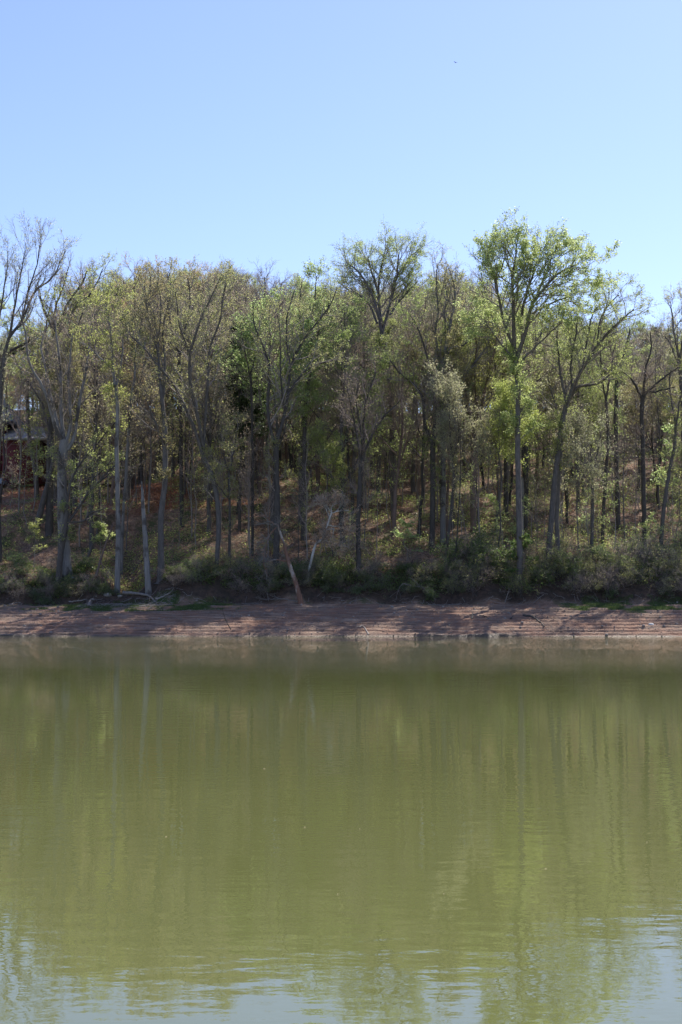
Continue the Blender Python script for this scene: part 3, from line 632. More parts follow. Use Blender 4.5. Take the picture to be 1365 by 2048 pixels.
H_('second grey trunk close right of the right-leaning tree, upright', (1117, 1122), [(1117, 1110, 10), (1114, 1030, 9), (1119, 940, 8), (1125, 860, 7)],
   [[(1125, 870, 5), (1112, 810, 4), (1100, 750, 2)], [(1125, 865, 5), (1135, 800, 4), (1130, 740, 2)]], 'pale', 'grey', seed=42, L1=2.0, nl=2)
H_('thin upright trunk standing alone in a gap, right of the leaning grey pair', (1184, 1120), [(1184, 1110, 8), (1185, 1040, 7), (1185, 960, 6)],
   [[(1185, 965, 4), (1178, 900, 3), (1170, 850, 2)], [(1185, 965, 4), (1195, 900, 3), (1200, 850, 2)]], 'pale', 'grey', seed=43, L1=1.9, nl=2)
H_('tall dark straight trunk left of the black Y-shaped tree', (1237, 1060), [(1237, 1050, 10), (1234, 940, 9), (1232, 840, 9), (1235, 750, 7)],
   [[(1235, 755, 5), (1222, 700, 4), (1212, 660, 2)], [(1235, 755, 5), (1248, 700, 4), (1255, 650, 2)]], 'spring', 'dark', seed=44)
H_('thin dark stem with a slight bow between the tall straight trunks on the right', (1205, 1090), [(1205, 1080, 7), (1210, 980, 7), (1216, 880, 6), (1212, 790, 5)],
   [[(1212, 800, 4), (1203, 740, 3), (1200, 690, 2)], [(1212, 800, 4), (1222, 740, 3), (1228, 690, 2)]], 'bare', 'dark', seed=45)
H_('black Y-shaped tree near the right edge with long level limbs', (1290, 1110),
   [(1290, 1100, 9), (1288, 1000, 9), (1286, 900, 9), (1284, 820, 9), (1288, 790, 8)],
   [[(1286, 800, 6), (1272, 772, 5), (1256, 750, 3), (1240, 740, 2)], [(1288, 792, 6), (1312, 768, 5), (1345, 748, 3), (1365, 735, 2)], [(1292, 785, 5), (1320, 778, 4), (1352, 772, 2)],
    [(1288, 790, 6), (1292, 735, 4), (1302, 690, 3), (1300, 655, 2)]], 'bare', 'dark', t0=.2, L1=2.2, seed=46)
H_('bowed grey stem at the right edge, arching from lower left to upper right', (1322, 1110), [(1322, 1100, 9), (1328, 1020, 8), (1340, 940, 7), (1350, 890, 6), (1352, 840, 5)],
   [[(1352, 850, 4), (1340, 790, 3), (1338, 740, 2)], [(1351, 860, 4), (1362, 800, 3), (1372, 750, 2)]], 'spring', 'grey', seed=47, L1=1.9, nl=3)
H_('sparse pale-leaved tree poking above the wood at the right edge of the skyline', (1372, 1080), [(1372, 1070, 12), (1370, 940, 11), (1366, 820, 10), (1360, 720, 8)],
   [[(1360, 725, 6), (1350, 670, 4), (1345, 620, 3), (1340, 598, 2)], [(1360, 720, 6), (1368, 650, 4), (1366, 600, 2)], [(1362, 740, 5), (1340, 690, 3), (1325, 665, 2)]],
   'pale', 'grey', seed=48, L1=2.0, nl=3)
# trees at the left skyline
H_('yellow-leaved tree spreading right behind the silver trunks, its limbs slanting to the upper right', (150, 1000),
   [(150, 990, 12), (148, 860, 11), (140, 740, 10), (142, 690, 9)],
   [[(142, 700, 7), (165, 660, 6), (190, 620, 5), (215, 590, 3), (240, 575, 2)], [(142, 690, 7), (140, 640, 5), (155, 600, 4), (185, 575, 2)], [(150, 690, 6), (180, 650, 5), (225, 600, 4), (240, 555, 2)],
    [(160, 665, 5), (165, 610, 4), (190, 560, 3), (205, 520, 2)]], 'yellow', 'grey', seed=50, L1=2.6, gap=.42, nl=4, depth=138)
H_('rusty-budded round-topped tree on the left skyline', (262, 1010), [(262, 1000, 12), (262, 860, 11), (264, 740, 9), (262, 680, 8)],
   [[(262, 690, 7), (250, 640, 5), (240, 590, 4), (245, 540, 2)], [(262, 680, 7), (270, 620, 5), (268, 560, 4), (278, 518, 2)], [(262, 690, 6), (285, 640, 5), (300, 580, 4), (302, 530, 2)]],
   'rust', 'grey', seed=51, L1=2.6, gap=.42, nl=4, depth=146)
H_('bare greyish-lilac tree on the skyline between the olive crowns and the green one', (515, 1020), [(515, 1000, 11), (512, 860, 10), (510, 740, 9), (512, 670, 7)],
   [[(512, 680, 6), (495, 620, 5), (480, 560, 3), (470, 525, 2)], [(512, 680, 6), (525, 620, 5), (530, 570, 3), (528, 533, 2)], [(512, 690, 6), (540, 640, 4), (555, 590, 3), (560, 545, 2)]],
   'bare', 'grey', seed=52, L1=2.5, gap=.4, depth=150)
for a, k in HERO: hero(*a, **k)

# ---- the leaning dead tree with a bared orange foot, and the white sycamore sapling beside it
hero('leaning dead tree with bared orange wood at its foot, tilting left off the mud bank', (603, 1212),
     [(600, 1195, 10), (592, 1168, 9), (584, 1142, 8), (576, 1118, 7), (569, 1090, 6), (561, 1066, 5), (555, 1048, 3)],
     [[(572, 1122, 3), (556, 1120, 3.2), (540, 1120, 2.6), (526, 1120, 1.6)], [(556, 1050, 3), (544, 1045, 2.5), (535, 1035, 1.5)], [(553, 1055, 2.4), (540, 1070, 2.2), (533, 1095, 2), (530, 1125, 1.6), (537, 1150, 1)]],
     'bare', 'orange', seed=61, name='dead_tree', cat='dead tree', L1=1.0, nl=0, gap=.16, flare=.1, t0=.3, n2=4, n3=3, twig='pale')
hero('small white-barked bent sycamore with tan catkins, right of the leaning dead tree', (617, 1168),
     [(617, 1150, 4), (622, 1125, 5), (627, 1105, 5), (633, 1088, 4.8), (646, 1078, 4.6), (652, 1060, 4), (661, 1032, 3.2)],
     [[(661, 1034, 3), (665, 1024, 2.5), (680, 1022, 2), (698, 1020, 1.5)], [(652, 1060, 2.5), (668, 1058, 2), (664, 1074, 1.6), (668, 1090, 1.2)], [(660, 1034, 2), (652, 1015, 1.6), (642, 1002, 1.2)],
      [(646, 1078, 2.5), (665, 1085, 2), (690, 1090, 1.5), (715, 1098, 1)], [(661, 1032, 2), (668, 1010, 1.6), (680, 995, 1.2)], [(655, 1050, 2), (680, 1055, 1.6), (700, 1065, 1.2)]],
     'tan', 'white', seed=62, L1=1.0, gap=.17, nl=3, flare=.05, t0=.3, n2=6, n3=4, twig='white')

# ------------------------------------------------------------------ the wood on the slope
def sky_y(px):
    return float(np.interp(px, [0, 110, 150, 200, 300, 400, 470, 540, 600, 680, 760, 850, 930, 1000, 1100, 1150, 1210, 1300, 1365],
                           [660, 640, 575, 535, 525, 522, 535, 560, 545, 562, 560, 530, 530, 570, 625, 625, 630, 635, 640]))
PR = []
def P_(o, zone, label, group): PR.append(dict(o=o, zone=zone, label=label, group=group, used=False))
olive_l = ('olive-leaved tree', 'olive-leaved trees')
green_l = ('fresh green tree', 'fresh green trees')
rust_l = ('rusty-budded tree', 'rusty-budded trees')
bare_l = ('nearly bare brown tree', 'nearly bare trees')
yell_l = ('yellow-green tree', 'yellow-green trees')
P_(proto_tree(101, 22, 'olive', 'grey', .45, 6), 'a', *olive_l); P_(proto_tree(102, 20, 'olive', 'dark', .38, 7), 'a', *olive_l)
P_(proto_tree(103, 21, 'spring', 'grey', .42, 7), 'c', *green_l); P_(proto_tree(104, 19, 'spring', 'dark', .36, 6, nl=5), 'c', *green_l)
P_(proto_tree(105, 22, 'bright', 'grey', .5, 6, nl=5), 'c', *green_l)
P_(proto_tree(106, 20, 'rust', 'grey', .4, 7), 'l', *rust_l); P_(proto_tree(107, 21, 'rust', 'red', .45, 6, nl=3), 'l', *rust_l)
P_(proto_tree(108, 20, 'bare', 'red', .4, 7), 'a', *bare_l); P_(proto_tree(109, 21, 'bud', 'grey', .5, 6), 'a', *bare_l); P_(proto_tree(110, 18, 'bare', 'dark', .35, 7), 'a', *bare_l)
P_(proto_tree(111, 19, 'yellow', 'grey', .38, 6, nl=4), 'c', *yell_l)
slim_l = ('slim straight high-crowned tree', 'slim straight trees')
P_(proto_tree(112, 21, 'bud', 'dark', .95, 3, L1=1.7, slim=.62), 's', *slim_l); P_(proto_tree(113, 19, 'spring', 'grey', .85, 3, L1=1.8, slim=.6), 's', *slim_l)
P_(proto_tree(114, 20, 'olive', 'red', .9, 3, L1=1.8, slim=.6), 's', *slim_l)
for i, p in enumerate(PR): p['h'] = p['o']['h']; del p['o']['h']
BANDS = [(110, 'by the red house'), (220, 'behind the big pale sycamore'), (345, 'behind the silver trunks and snag'), (500, 'behind the gnarled left-fanning tree'),
         (690, 'behind the leaning dead tree'), (850, 'below the fan-crowned tree'), (960, 'around the blue-grey trunk'), (1090, 'beside the tallest tree'),
         (1230, 'behind the right-leaning tree'), (9999, 'behind the black Y-shaped tree')]
def where(x, y):
    px = 682.5 + F * x / y; b = next(t for m, t in BANDS if px < m)
    return ('low on the slope ' if y < 131 else 'midway up the slope ' if y < 152 else 'high on the slope ') + b
def place(p, x, y, rz, s, sx=1, label=None, group=None):
    o = p['o'] if not p['used'] else copy_tree(p['o']); p['used'] = True
    o.location = (x, y, gz(x, y) - .05); o.rotation_euler = (0, 0, rz); o.scale = (s * sx, s * sx, s)
    if label is None:
        wh = where(x, y)
        if p.get('cat') == 'shrub': wh = ('at the foot of the bank ' if y < 116.2 else 'on top of the bank ') + wh.split('slope ')[1]
        label = p['label'] + ' ' + wh; group = p['group'] + ' ' + wh
    tag(o, label, p.get('cat', 'tree'), group or p['group']); return o
rg = np.random.default_rng(5); pts = []
tries = 0
while len(pts) < 310 and tries < 20000:
    tries += 1
    y = 123 + 83 * rg.uniform() ** .75; hw = y * 690 / F + 9; x = rg.uniform(-hw, hw)
    if abs(y - path_y(x)) < 1.8: continue
    if x / y < -.206 and 122 < y < 178 and rg.uniform() < .94: continue
    if x < -30 and y > 139 and y < 172: continue
    md = 2.15 if y < 150 else 2.3
    if any((x - a) ** 2 + (y - b) ** 2 < md * md for a, b in pts): continue
    if -19 - .22 * (y - 115) < x < -15 and y < 130: continue
    pts.append((x, y))
pts.sort(key=lambda p: p[1])
for (x, y) in pts:
    px = 682.5 + F * x / y; g0 = gz(x, y)
    ys = sky_y(px) + rg.uniform(0, 1) ** 1.3 * (120 if y < 150 else 60)
    Ht = CAMH + (HORIZ - ys) / F * y * (1.0) - g0; Ht = min(max(Ht, 6.5), 25)
    left = px < 420; ws = []
    for p in PR:
        w_ = 1.0
        if p['zone'] == 'l': w_ = 1.3 if left else .0
        if p['zone'] == 'c': w_ = 1.0 if left else 1.35
        if p['zone'] == 's': w_ = 3.6
        if 'bare' in p['label']: w_ = 1.7
        if y < 142 and p['h'] < 20: w_ *= 1.3
        ws.append(w_)
    ws = np.array(ws); p = PR[rg.choice(len(PR), p=ws / ws.sum())]
    s = Ht / (p['h'] * 1.06); place(p, x, y, rg.uniform(0, 6.28), s, min(1.4, max(1.08, .9 / s)))
for p in PR:
    if not p['used']: place(p, rg.uniform(-20, 30), 165, 0, .8)

# evergreens
ce = [dict(o=proto_conifer(201, 15, base=.45), used=False, h=15), dict(o=proto_conifer(202, 16, base=.55, w=.2, name='pine_tree'), used=False, h=16), dict(o=proto_conifer(203, 5, base=.04, w=.2, name='cedar_tree'), used=False, h=5)]
for c in ce: del c['o']['h']; c['label'] = ''; c['group'] = None
def ev(c, px, Yd, top, label, sx=1):
    b = at(px, 1000, Yd); g0 = gz(b[0], Yd); Ht = CAMH + (HORIZ - top) / F * Yd - g0
    o = place(c, b[0], Yd, rg.uniform(0, 6), Ht / c['h'], sx, label, ' ')
    del o['group']; return o
ev(ce[0], 480, 127.5, 636, 'dark evergreen with a dense black-green crown left of centre', .85)
ev(ce[0], 505, 130, 662, 'dark evergreen half hidden behind the right side of the black-green one', .75)
ev(ce[1], 1318, 175, 655, 'dark pine crown just breaking the skyline near the right edge', 1.2)
ev(ce[1], 1345, 180, 668, 'lower dark pine just right of the pine that breaks the skyline', 1.2)
ev(ce[1], 735, 185, 590, 'distant dark pine showing in the gap beneath the fan-crowned tree', 1.1)
ev(ce[2], 868, 118.6, 1130, 'small dense dark cedar at the bank top below the blackish trunk', 1.3)
ev(ce[0], 250, 168, 700, 'dark evergreen deep in the wood behind the silver trunks', 1.1)
ev(ce[0], 190, 172, 720, 'dark evergreen deep in the wood behind the big sycamore', 1.2)

# saplings under the trees
SP = []
def S_(o, label, group, cat='sapling'):
    if 'h' in o: 
        h = o['h']; del o['h']
    else: h = 1
    SP.append(dict(o=o, used=False, h=h, label=label, group=group, cat=cat))
S_(proto_sapling(301, 7, 'spring', nl=5), 'green layered sapling', 'green understorey saplings')
S_(proto_sapling(302, 6, 'spring', nl=4), 'green layered sapling', 'green understorey saplings')
S_(proto_sapling(303, 8, 'olive', nl=4), 'thin olive-leaved sapling', 'olive understorey saplings')
S_(proto_sapling(304, 11, 'bare', nl=1, layers=False), 'spindly bare sapling', 'bare understorey saplings')
S_(proto_sapling(305, 11, 'grey', nl=1, layers=False, bk='grey'), 'spindly bare sapling', 'bare understorey saplings')
S_(proto_sapling(306, 5, 'bright', nl=6), 'bright green bushy sapling', 'bright green saplings')
sp_pts = []; tries = 0
while len(sp_pts) < 345 and tries < 20000:
    tries += 1
    y = 118.5 + 70 * rg.uniform() ** 1.1; hw = y * 690 / F + 5; x = rg.uniform(-hw, hw)
    if abs(y - path_y(x)) < 1.3 and x < 10: continue
    if x / y < -.206 and y > 124 and rg.uniform() < .6: continue
    if x < -14 and y < 128 and rg.uniform() < .75: continue
    if any((x - a) ** 2 + (y - b) ** 2 < 1.6 for a, b in sp_pts): continue
    sp_pts.append((x, y))
for (x, y) in sp_pts:
    ws = np.array([1.5, 1.5, 1.5, 1.6, 1.6, .35 if x > 0 else .15]); p = SP[rg.choice(6, p=ws / ws.sum())]
    place(p, x, y, rg.uniform(0, 6.28), rg.uniform(.7, 1.5) * (1.2 if y > 125 else .85))
# the wood goes on over the crest: one far mass of crowns and stems
rgd = np.random.default_rng(77); nt_ = 420; xt = rgd.uniform(-95, 95, nt_); yt = rgd.uniform(207, 232, nt_); zt = ground(xt, yt, False)
ht = np.clip(CAMH + (HORIZ - np.array([sky_y(v) for v in 682.5 + F * xt / yt]) - rgd.uniform(50, 110, nt_)) / F * yt - zt, 5, 16)
kk = np.linspace(0, 1, 5); Pt = np.stack([xt[:, None] + rgd.normal(0, .25, (nt_, 5)), yt[:, None] + rgd.normal(0, .25, (nt_, 5)), zt[:, None] - .3 + ht[:, None] * kk], -1)
V, Q = tube(Pt, ht[:, None] * .011 * np.linspace(1, .15, 5), 5); nq = len(Q)
it = np.repeat(np.arange(nt_), 34); P1, R1 = sprout(rgd, Pt, ht[:, None] * .011 * np.linspace(1, .2, 5), it, rgd.uniform(.12, 1, len(it)), ht[it] * .17 * rgd.uniform(.5, 1.2, len(it)), .9, .06, .15, 4, .5, .02)
Vb, Qb = tube(P1, R1, 3); Q = np.concatenate([Q, Qb + len(V)]); V = np.concatenate([V, Vb]); nq = len(Q)
Vl, Ql = leaves(rgd, P1, 16, .30, .28, .2); Q = np.concatenate([Q, Ql + len(V)]); V = np.concatenate([V, Vl])
mi = np.zeros(len(Q), int); mi[nq:] = 1 + (np.arange(len(Ql)) // 544 % 3 == 0)
tag(mesh_obj('distant_wood', V, Q, [B['grey'], L['olive'], L['spring']], midx=mi), 'far mass of mixed crowns and stems along the crest behind the nearer trees', 'wood', kind='stuff')
# named small trees
def one(o, px, Yd, s, label, cat='sapling', rz=0, sx=1):
    if 'h' in o: del o['h']
    b = at(px, 1000, Yd); o.location = (b[0], Yd, gz(b[0], Yd) - .05); o.rotation_euler = (0, 0, rz); o.scale = (s * sx, s * sx, s); tag(o, label, cat); return o
one(proto_sapling(311, 4.0, 'spring', nl=9, base=.35), 68, 118.5, 1, 'leafy flat-topped young tree on the bank, left of the sycamore foot', sx=1.3)
one(proto_sapling(312, 4.6, 'tan', nl=7, base=.35, layers=False), 22, 137, 1, 'pale tan-blossomed small tree below the red house', sx=1.2)
one(proto_sapling(313, 3.2, 'bright', nl=7, base=.3), 812, 119.5, 1, 'bright green bush-like sapling left of the cedar, glowing in the sun', sx=1.7)
one(proto_sapling(314, 4.2, 'bright', nl=7, base=.4), 1300, 119.5, 1, 'bright green upright sapling in front of the black Y-shaped tree')
one(proto_sapling(315, 5.0, 'bright', nl=6, base=.45), 990, 120.5, 1, 'bright green sapling just left of the foot of the tallest tree')
one(proto_sapling(316, 2.6, 'deep', nl=9, base=.1), 1046, 115.3, 1.5, 'dark green vine-like bush wrapped round the foot of the tallest tree', sx=1.35, cat='bush')
one(proto_tree(317, 15, 'yellow', 'dark', .8, 4, L1=3.2, slim=.55), 992, 117.2, 1, 'yellow-green young maple glowing just left of the tallest trunk', cat='tree')
one(proto_tree(318, 15.5, 'pale', 'dark', .8, 4, L1=2.8, slim=.5), 912, 117.8, 1, 'pale silvery-leaved young tree right of the blue-grey trunk', cat='tree')
one(proto_tree(319, 12.5, 'pale', 'grey', .8, 4, L1=2.8, slim=.5), 1160, 118, 1, 'pale silvery-twigged young tree in front of the thin upright trunk', cat='tree')
one(proto_tree(331, 11, 'spring', 'dark', .7, 4, L1=2.4, slim=.5), 668, 120, 1, 'slender light green young tree behind the white-barked sycamore', cat='tree')
one(proto_sapling(320, 4.5, 'grey', nl=1, base=.2, layers=False), 640, 121, 1, 'bare grey twiggy sapling behind the white-barked sycamore', sx=1.2)
one(proto_sapling(321, 4.5, 'bright', nl=8, base=.6), 208, 119, .95, 'young tree with light green sprays just left of the silver-white trunk', sx=1.3)

# shrubs along the bank
SH = []
def B_(o, label, group): SH.append(dict(o=o, used=False, h=1, label=label, group=group, cat='shrub'))
B_(proto_shrub(401, 2.2, 'deep', 3, stems=12), 'dark green tangled shrub', 'dark green bank shrubs')
B_(proto_shrub(402, 2.4, 'olive', 2), 'olive twiggy shrub', 'olive bank shrubs')
B_(proto_shrub(403, 2.6, 'bare', 1), 'leafless dark twiggy shrub', 'leafless bank shrubs')
B_(proto_shrub(404, 1.7, 'deep', 3, wide=1.0), 'dark green tangled shrub', 'dark green bank shrubs')
B_(proto_shrub(405, 3.0, 'spring', 3), 'spring green shrub', 'spring green bank shrubs')
n = 0; 
for i in range(700):
    if n >= 245: break
    px = rg.uniform(-150, 1515); row = rg.uniform()
    if 225 < px < 330: continue
    Yd = shore(np.array([(px - 682.5) / F * 116]))[0] + (13.9 + 2.4 * row if rg.uniform() < .62 else 16.3 + 5 * row)
    if Yd > 117.5 and px < 850 and rg.uniform() < .82: continue
    x = (px - 682.5) / F * Yd
    right = px > 900
    ws = np.array([1.3, 1.5, 2.2, 1.6, 1.6 if right else .6]); p = SH[rg.choice(5, p=ws / ws.sum())]
    s = rg.uniform(.4, 1.0) ** 1.2 * (1.12 if right else .72); place(p, x, Yd, rg.uniform(0, 6.28), s, rg.uniform(.95, 1.4)); n += 1

# ------------------------------------------------------------------ dead wood
def deadwood(label, pts, wd, mat='drift', seed=1, lifts=None, name='fallen_branch', cat='branch', nside=5, sl=.9, depthless=True, side_up=.0, group=None):
    """pts photo pixels lying on the ground (lift = metres above it)"""
    rg_ = np.random.default_rng(seed); P = []
    for i, (px, py) in enumerate(pts):
        h = hit(px, py); h[2] = float(ground(np.array([h[0]]), np.array([h[1]]))[0]) + (lifts[i] if lifts else .04)
        if lifts and lifts[i] > .3:
            h = at(px, py, P[0][1] if P else h[1])
        P.append(h)
    P = np.array(P); b = P[0].copy(); P = P - b; Y0 = b[1]
    R = np.linspace(wd, max(wd * .3, 1), len(P)) * Y0 / F / 2
    Ps, Rs = spline(P, R, 14); Ps[1:] += rg_.normal(0, .02, Ps[1:].shape)
    parts = [tube(Ps[None], Rs[None], 7)]
    if nside:
        idx = np.zeros(nside, int); P1, R1 = sprout(rg_, Ps[None], Rs[None], idx, rg_.uniform(.25, 1, nside), sl * rg_.uniform(.4, 1.1, nside), .7, side_up, .2, 6, .6, .012); parts.append(tube(P1, R1, 4))
        i2 = np.repeat(np.arange(nside), 3); P2, R2 = sprout(rg_, P1, R1, i2, rg_.uniform(.3, 1, len(i2)), sl * .4 * rg_.uniform(.5, 1.1, len(i2)), .7, side_up, .2, 4, .6, .008); parts.append(tube(P2, R2, 3))
    V, Q = merge(parts); o = mesh_obj(name, V, Q, B[mat], smooth=True, loc=b); tag(o, label, cat, group); return o
deadwood('short forked stick propped up at the water edge near centre, pale on top', [(738, 1271), (727, 1262), (719, 1254)], 4, lifts=[.02, .22, .42], seed=71, nside=2, sl=.7)
deadwood('dark curved branch lying across the right-hand mud', [(1048, 1233), (1065, 1238), (1080, 1248), (1090, 1257)], 5, 'dark', seed=72, nside=4)
deadwood('thin stick lying on the mud left of the curved dark branch', [(960, 1232), (970, 1236), (978, 1242)], 3, 'dark', seed=73, nside=1, sl=.4)
deadwood('small upright stub poking from the mud, right of centre', [(944, 1242), (946, 1235)], 4, 'dark', seed=74, nside=1, sl=.3, lifts=[0, .25], name='wood_stub')
deadwood('short crooked stick on the mud between the stub and the curved branch', [(1022, 1240), (1028, 1233)], 3, 'dark', seed=75, nside=1, sl=.5)
deadwood('long pale fallen pole lying along the foot of the left bank', [(138, 1207), (165, 1202), (195, 1196)], 3.5, seed=76, nside=3)
deadwood('grey weathered stump fragment on the left mud, roots in the air', [(178, 1218), (184, 1208), (189, 1201)], 9, seed=77, nside=5, sl=.8, lifts=[0, .25, .5], name='driftwood_stump', cat='driftwood')
deadwood('thick fallen log below the broken snag, bending down onto the grass', [(247, 1192), (270, 1194), (298, 1200), (312, 1208)], 8, seed=78, nside=6, sl=1.1, lifts=[.25, .25, .2, .05], name='fallen_log', cat='log')
deadwood('pale branch rising right from the end of the fallen log', [(312, 1202), (325, 1194), (341, 1185)], 5, seed=79, nside=2, lifts=[.1, .35, .6])
deadwood('thin forked driftwood sticking up from the left mud', [(462, 1262), (456, 1248), (450, 1236)], 2.5, 'dark', seed=80, nside=4, sl=.8, lifts=[0, .35, .6], side_up=.1)
deadwood('dead arching branch with drooping twigs hanging over the bank right of centre', [(872, 1205), (856, 1185), (845, 1176), (820, 1171), (808, 1168), (798, 1178), (800, 1205)], 3.2, seed=81, nside=12, sl=1.3, lifts=[.1, 1, 1.3, 1.5, 1.5, 1.2, .4], side_up=-.2)
deadwood('second drooping dead branch left of the arching one, trailing to the mud', [(806, 1170), (800, 1185), (806, 1200), (814, 1212)], 2.6, seed=82, nside=7, sl=.8, lifts=[1.4, 1, .5, .1], side_up=-.15)
deadwood('thin dead branches fanned out at the foot of the leaning dead tree', [(600, 1210), (570, 1205), (540, 1204), (520, 1198)], 2.2, seed=83, nside=9, sl=1.2, lifts=[.1, .15, .2, .4], side_up=.05)
deadwood('pale stick lying at the left end of the mud by the bank foot', [(18, 1212), (30, 1209), (42, 1207)], 3, seed=84, nside=1, sl=.3)
deadwood('grey dead twig cluster under the bank, left of the cedar shadow', [(1010, 1206), (1016, 1190), (1019, 1178)], 2.6, seed=85, nside=6, sl=.8, lifts=[0, .5, 1.0], side_up=-.1)
deadwood('bleached bare branch resting in the bushes left of the tallest tree', [(1012, 1145), (1000, 1133), (985, 1122)], 2.6, seed=86, nside=3, lifts=[.6, 1.0, 1.4])
deadwood('fallen trunk lying up the creek gully between the silver trees', [(262, 1150), (280, 1128), (300, 1105)], 6, 'grey', seed=87, nside=5, sl=1.2, name='fallen_log', cat='log')
deadwood('fallen dark pole slanting over the litter left of the silver-white trunk', [(175, 1120), (190, 1080), (198, 1050)], 6, 'grey', seed=88, nside=3, lifts=[.1, 1.8, 3.0], name='leaning_pole', cat='dead tree')
deadwood('second fallen pole leaning to the right between the sycamore and silver trunk', [(193, 1155), (208, 1100), (228, 1045)], 6, 'red', seed=89, nside=3, lifts=[.1, 2.2, 4.2], name='leaning_pole', cat='dead tree')
rgp = np.random.default_rng(15); m = 2200; Xp = rgp.uniform(-30, 30, m); Yp = shore(Xp) + rgp.uniform(.0, 13.5, m) ** 1.0
Zp = ground(Xp, Yp); rp = rgp.uniform(.02, .065, m) * (1 + (rgp.uniform(0, 1, m) > .96) * 1.2); k = np.array([-1, -.55, .5, 1.0])
Pp = np.stack([np.stack([Xp, Yp, Zp + rp * .25 + kk * rp * .6], 1) for kk in k], 1); Rp = rp[:, None] * np.array([.35, 1, .9, .2])
Pp[:, 2:, :2] += rgp.normal(0, .25, (m, 2, 2)) * rp[:, None, None]
V, Q = tube(Pp, Rp, 6); tag(mesh_obj('pebbles', V, Q, plain('pebble_stone', (.10, .08, .065), (.36, .31, .27), 1.5, .85)), 'small stones and mud clods strewn over the bare shore', 'pebbles', kind='stuff')
# heap of flotsam at the creek mouth: countless small sticks
rg2 = np.random.default_rng(9); Vs = []
m = 420; px = rg2.uniform(160, 345, m); 
X0 = (px - 682.5) / F * 114; Y0 = 113.2 + rg2.normal(0, .75, m); m2 = 260
X0 = np.concatenate([X0, rg2.uniform(-30, 30, m2)]); Y0 = np.concatenate([Y0, shore(X0[m:]) + 13.4 + rg2.normal(0, .35, m2)]); mm = len(X0)
a = rg2.uniform(0, 6.28, mm); ln = rg2.uniform(.2, 1.1, mm); k = 4; t = np.linspace(-.5, .5, k)
Xs = X0[:, None] + np.cos(a)[:, None] * ln[:, None] * t; Ys = Y0[:, None] + .6 * np.sin(a)[:, None] * ln[:, None] * t + rg2.normal(0, .03, (mm, k))
Zs = ground(Xs, Ys) + rg2.uniform(.01, .12, mm)[:, None] + rg2.normal(0, .02, (mm, k))
V, Q = tube(np.stack([Xs, Ys, Zs], -1), rg2.uniform(.006, .022, mm)[:, None] * np.ones((1, k)), 4)
tag(mesh_obj('driftwood_litter', V, Q, B['drift']), 'scattered small bleached sticks washed up along the bank foot', 'driftwood', kind='stuff')

# ------------------------------------------------------------------ ground cover
def scatter(name, label, cat, n, xf, mat, size, lift, horiz, seed, stalk=1):
    rg_ = np.random.default_rng(seed); Xc, Yc = xf(rg_, n); m = len(Xc)
    Zc = ground(Xc, Yc) + rg_.uniform(0, 1, m) * lift + .02
    P = np.stack([np.stack([Xc, Yc, Zc], 1), np.stack([Xc, Yc, Zc + .02], 1)], 1)
    V, Q = leaves(rg_, P, np.full(m, stalk), size, size * .4, horiz); return tag(mesh_obj(name, V, Q, L[mat] if isinstance(mat, str) else mat), label, cat, kind='stuff')
def slope_pts(thr, sd, y0=116.5, y1=170):
    def f(rg_, n):
        x = rg_.uniform(-42, 42, n); y = y0 + (y1 - y0) * rg_.uniform(0, 1, n) ** 1.4
        k = (fbm(x * .3, y * .3, 4, sd) > thr + (.16 * (1 - sstep(-10, 6, x)) if sd == 61 else 0)) & ~((np.abs(y - path_y(x)) < 1.3) & (x < 6)) & (np.abs(x) < y * .25 + 1)
        return x[k], y[k]
    return f
scatter('ground_cover', 'low green seedlings and weeds covering parts of the forest floor', 'ground cover', 190000, slope_pts(-.04, 61), 'spring', .14, .55, 1.0, 91)
scatter('leaf_litter', 'loose brown fallen leaves covering the forest floor', 'leaf litter', 120000, slope_pts(-.5, 62), 'dry', .17, .05, 1.5, 92)
def bank_pts(rg_, n):
    x = rg_.uniform(-32, 32, n); y = shore(x) + rg_.uniform(14.6, 17.6, n); k = fbm(x * .5, y * .5, 3, 63) > -.15; k &= ~((x > -19.2) & (x < -14.5)); return x[k], y[k]
scatter('bank_ivy', 'dark trailing greenery over the lip of the bank', 'ground cover', 60000, bank_pts, 'deep', .13, .45, .4, 93)
def grass_mesh(seed, n):
    rg_ = np.random.default_rng(seed); x = rg_.uniform(-29, 30, n); dd = rg_.uniform(8.6, 13.9, n); y = shore(x) + dd
    xp = 682.5 + F * x / y; g_ = np.exp(-((xp - 190) / 130) ** 2) + np.exp(-((xp - 390) / 75) ** 2) + sstep(1090, 1170, xp)
    k = (g_ * sstep(8.6, 10.3, dd + 1.2 * vnoise(x * .3, y * .6, 44)) * sstep(-.25, .2, fbm(x * .8, y * .8, 3, 45))) > rg_.uniform(.2, 1, n)
    x, y = x[k], y[k]; m = len(x); z = ground(x, y); a = rg_.uniform(0, 6.28, m); h = rg_.uniform(.06, .2, m); w_ = .016
    c, s = np.cos(a) * w_, np.sin(a) * w_; lx, ly = rg_.normal(0, .05, m), rg_.normal(0, .05, m)
    V = np.stack([np.stack([x - c, y - s, z - .01], 1), np.stack([x + c, y + s, z - .01], 1), np.stack([x + lx, y + ly, z + h], 1)], 1).reshape(-1, 3)
    return V, np.arange(m * 3).reshape(-1, 3)
V, Q = grass_mesh(94, 170000)
tag(mesh_obj('grass', V, Q, leafmat('grass_blades', [(.045, .075, .02), (.08, .12, .03), (.12, .16, .05)], .3)), 'short fresh grass growing on the upper mud', 'grass', kind='stuff')

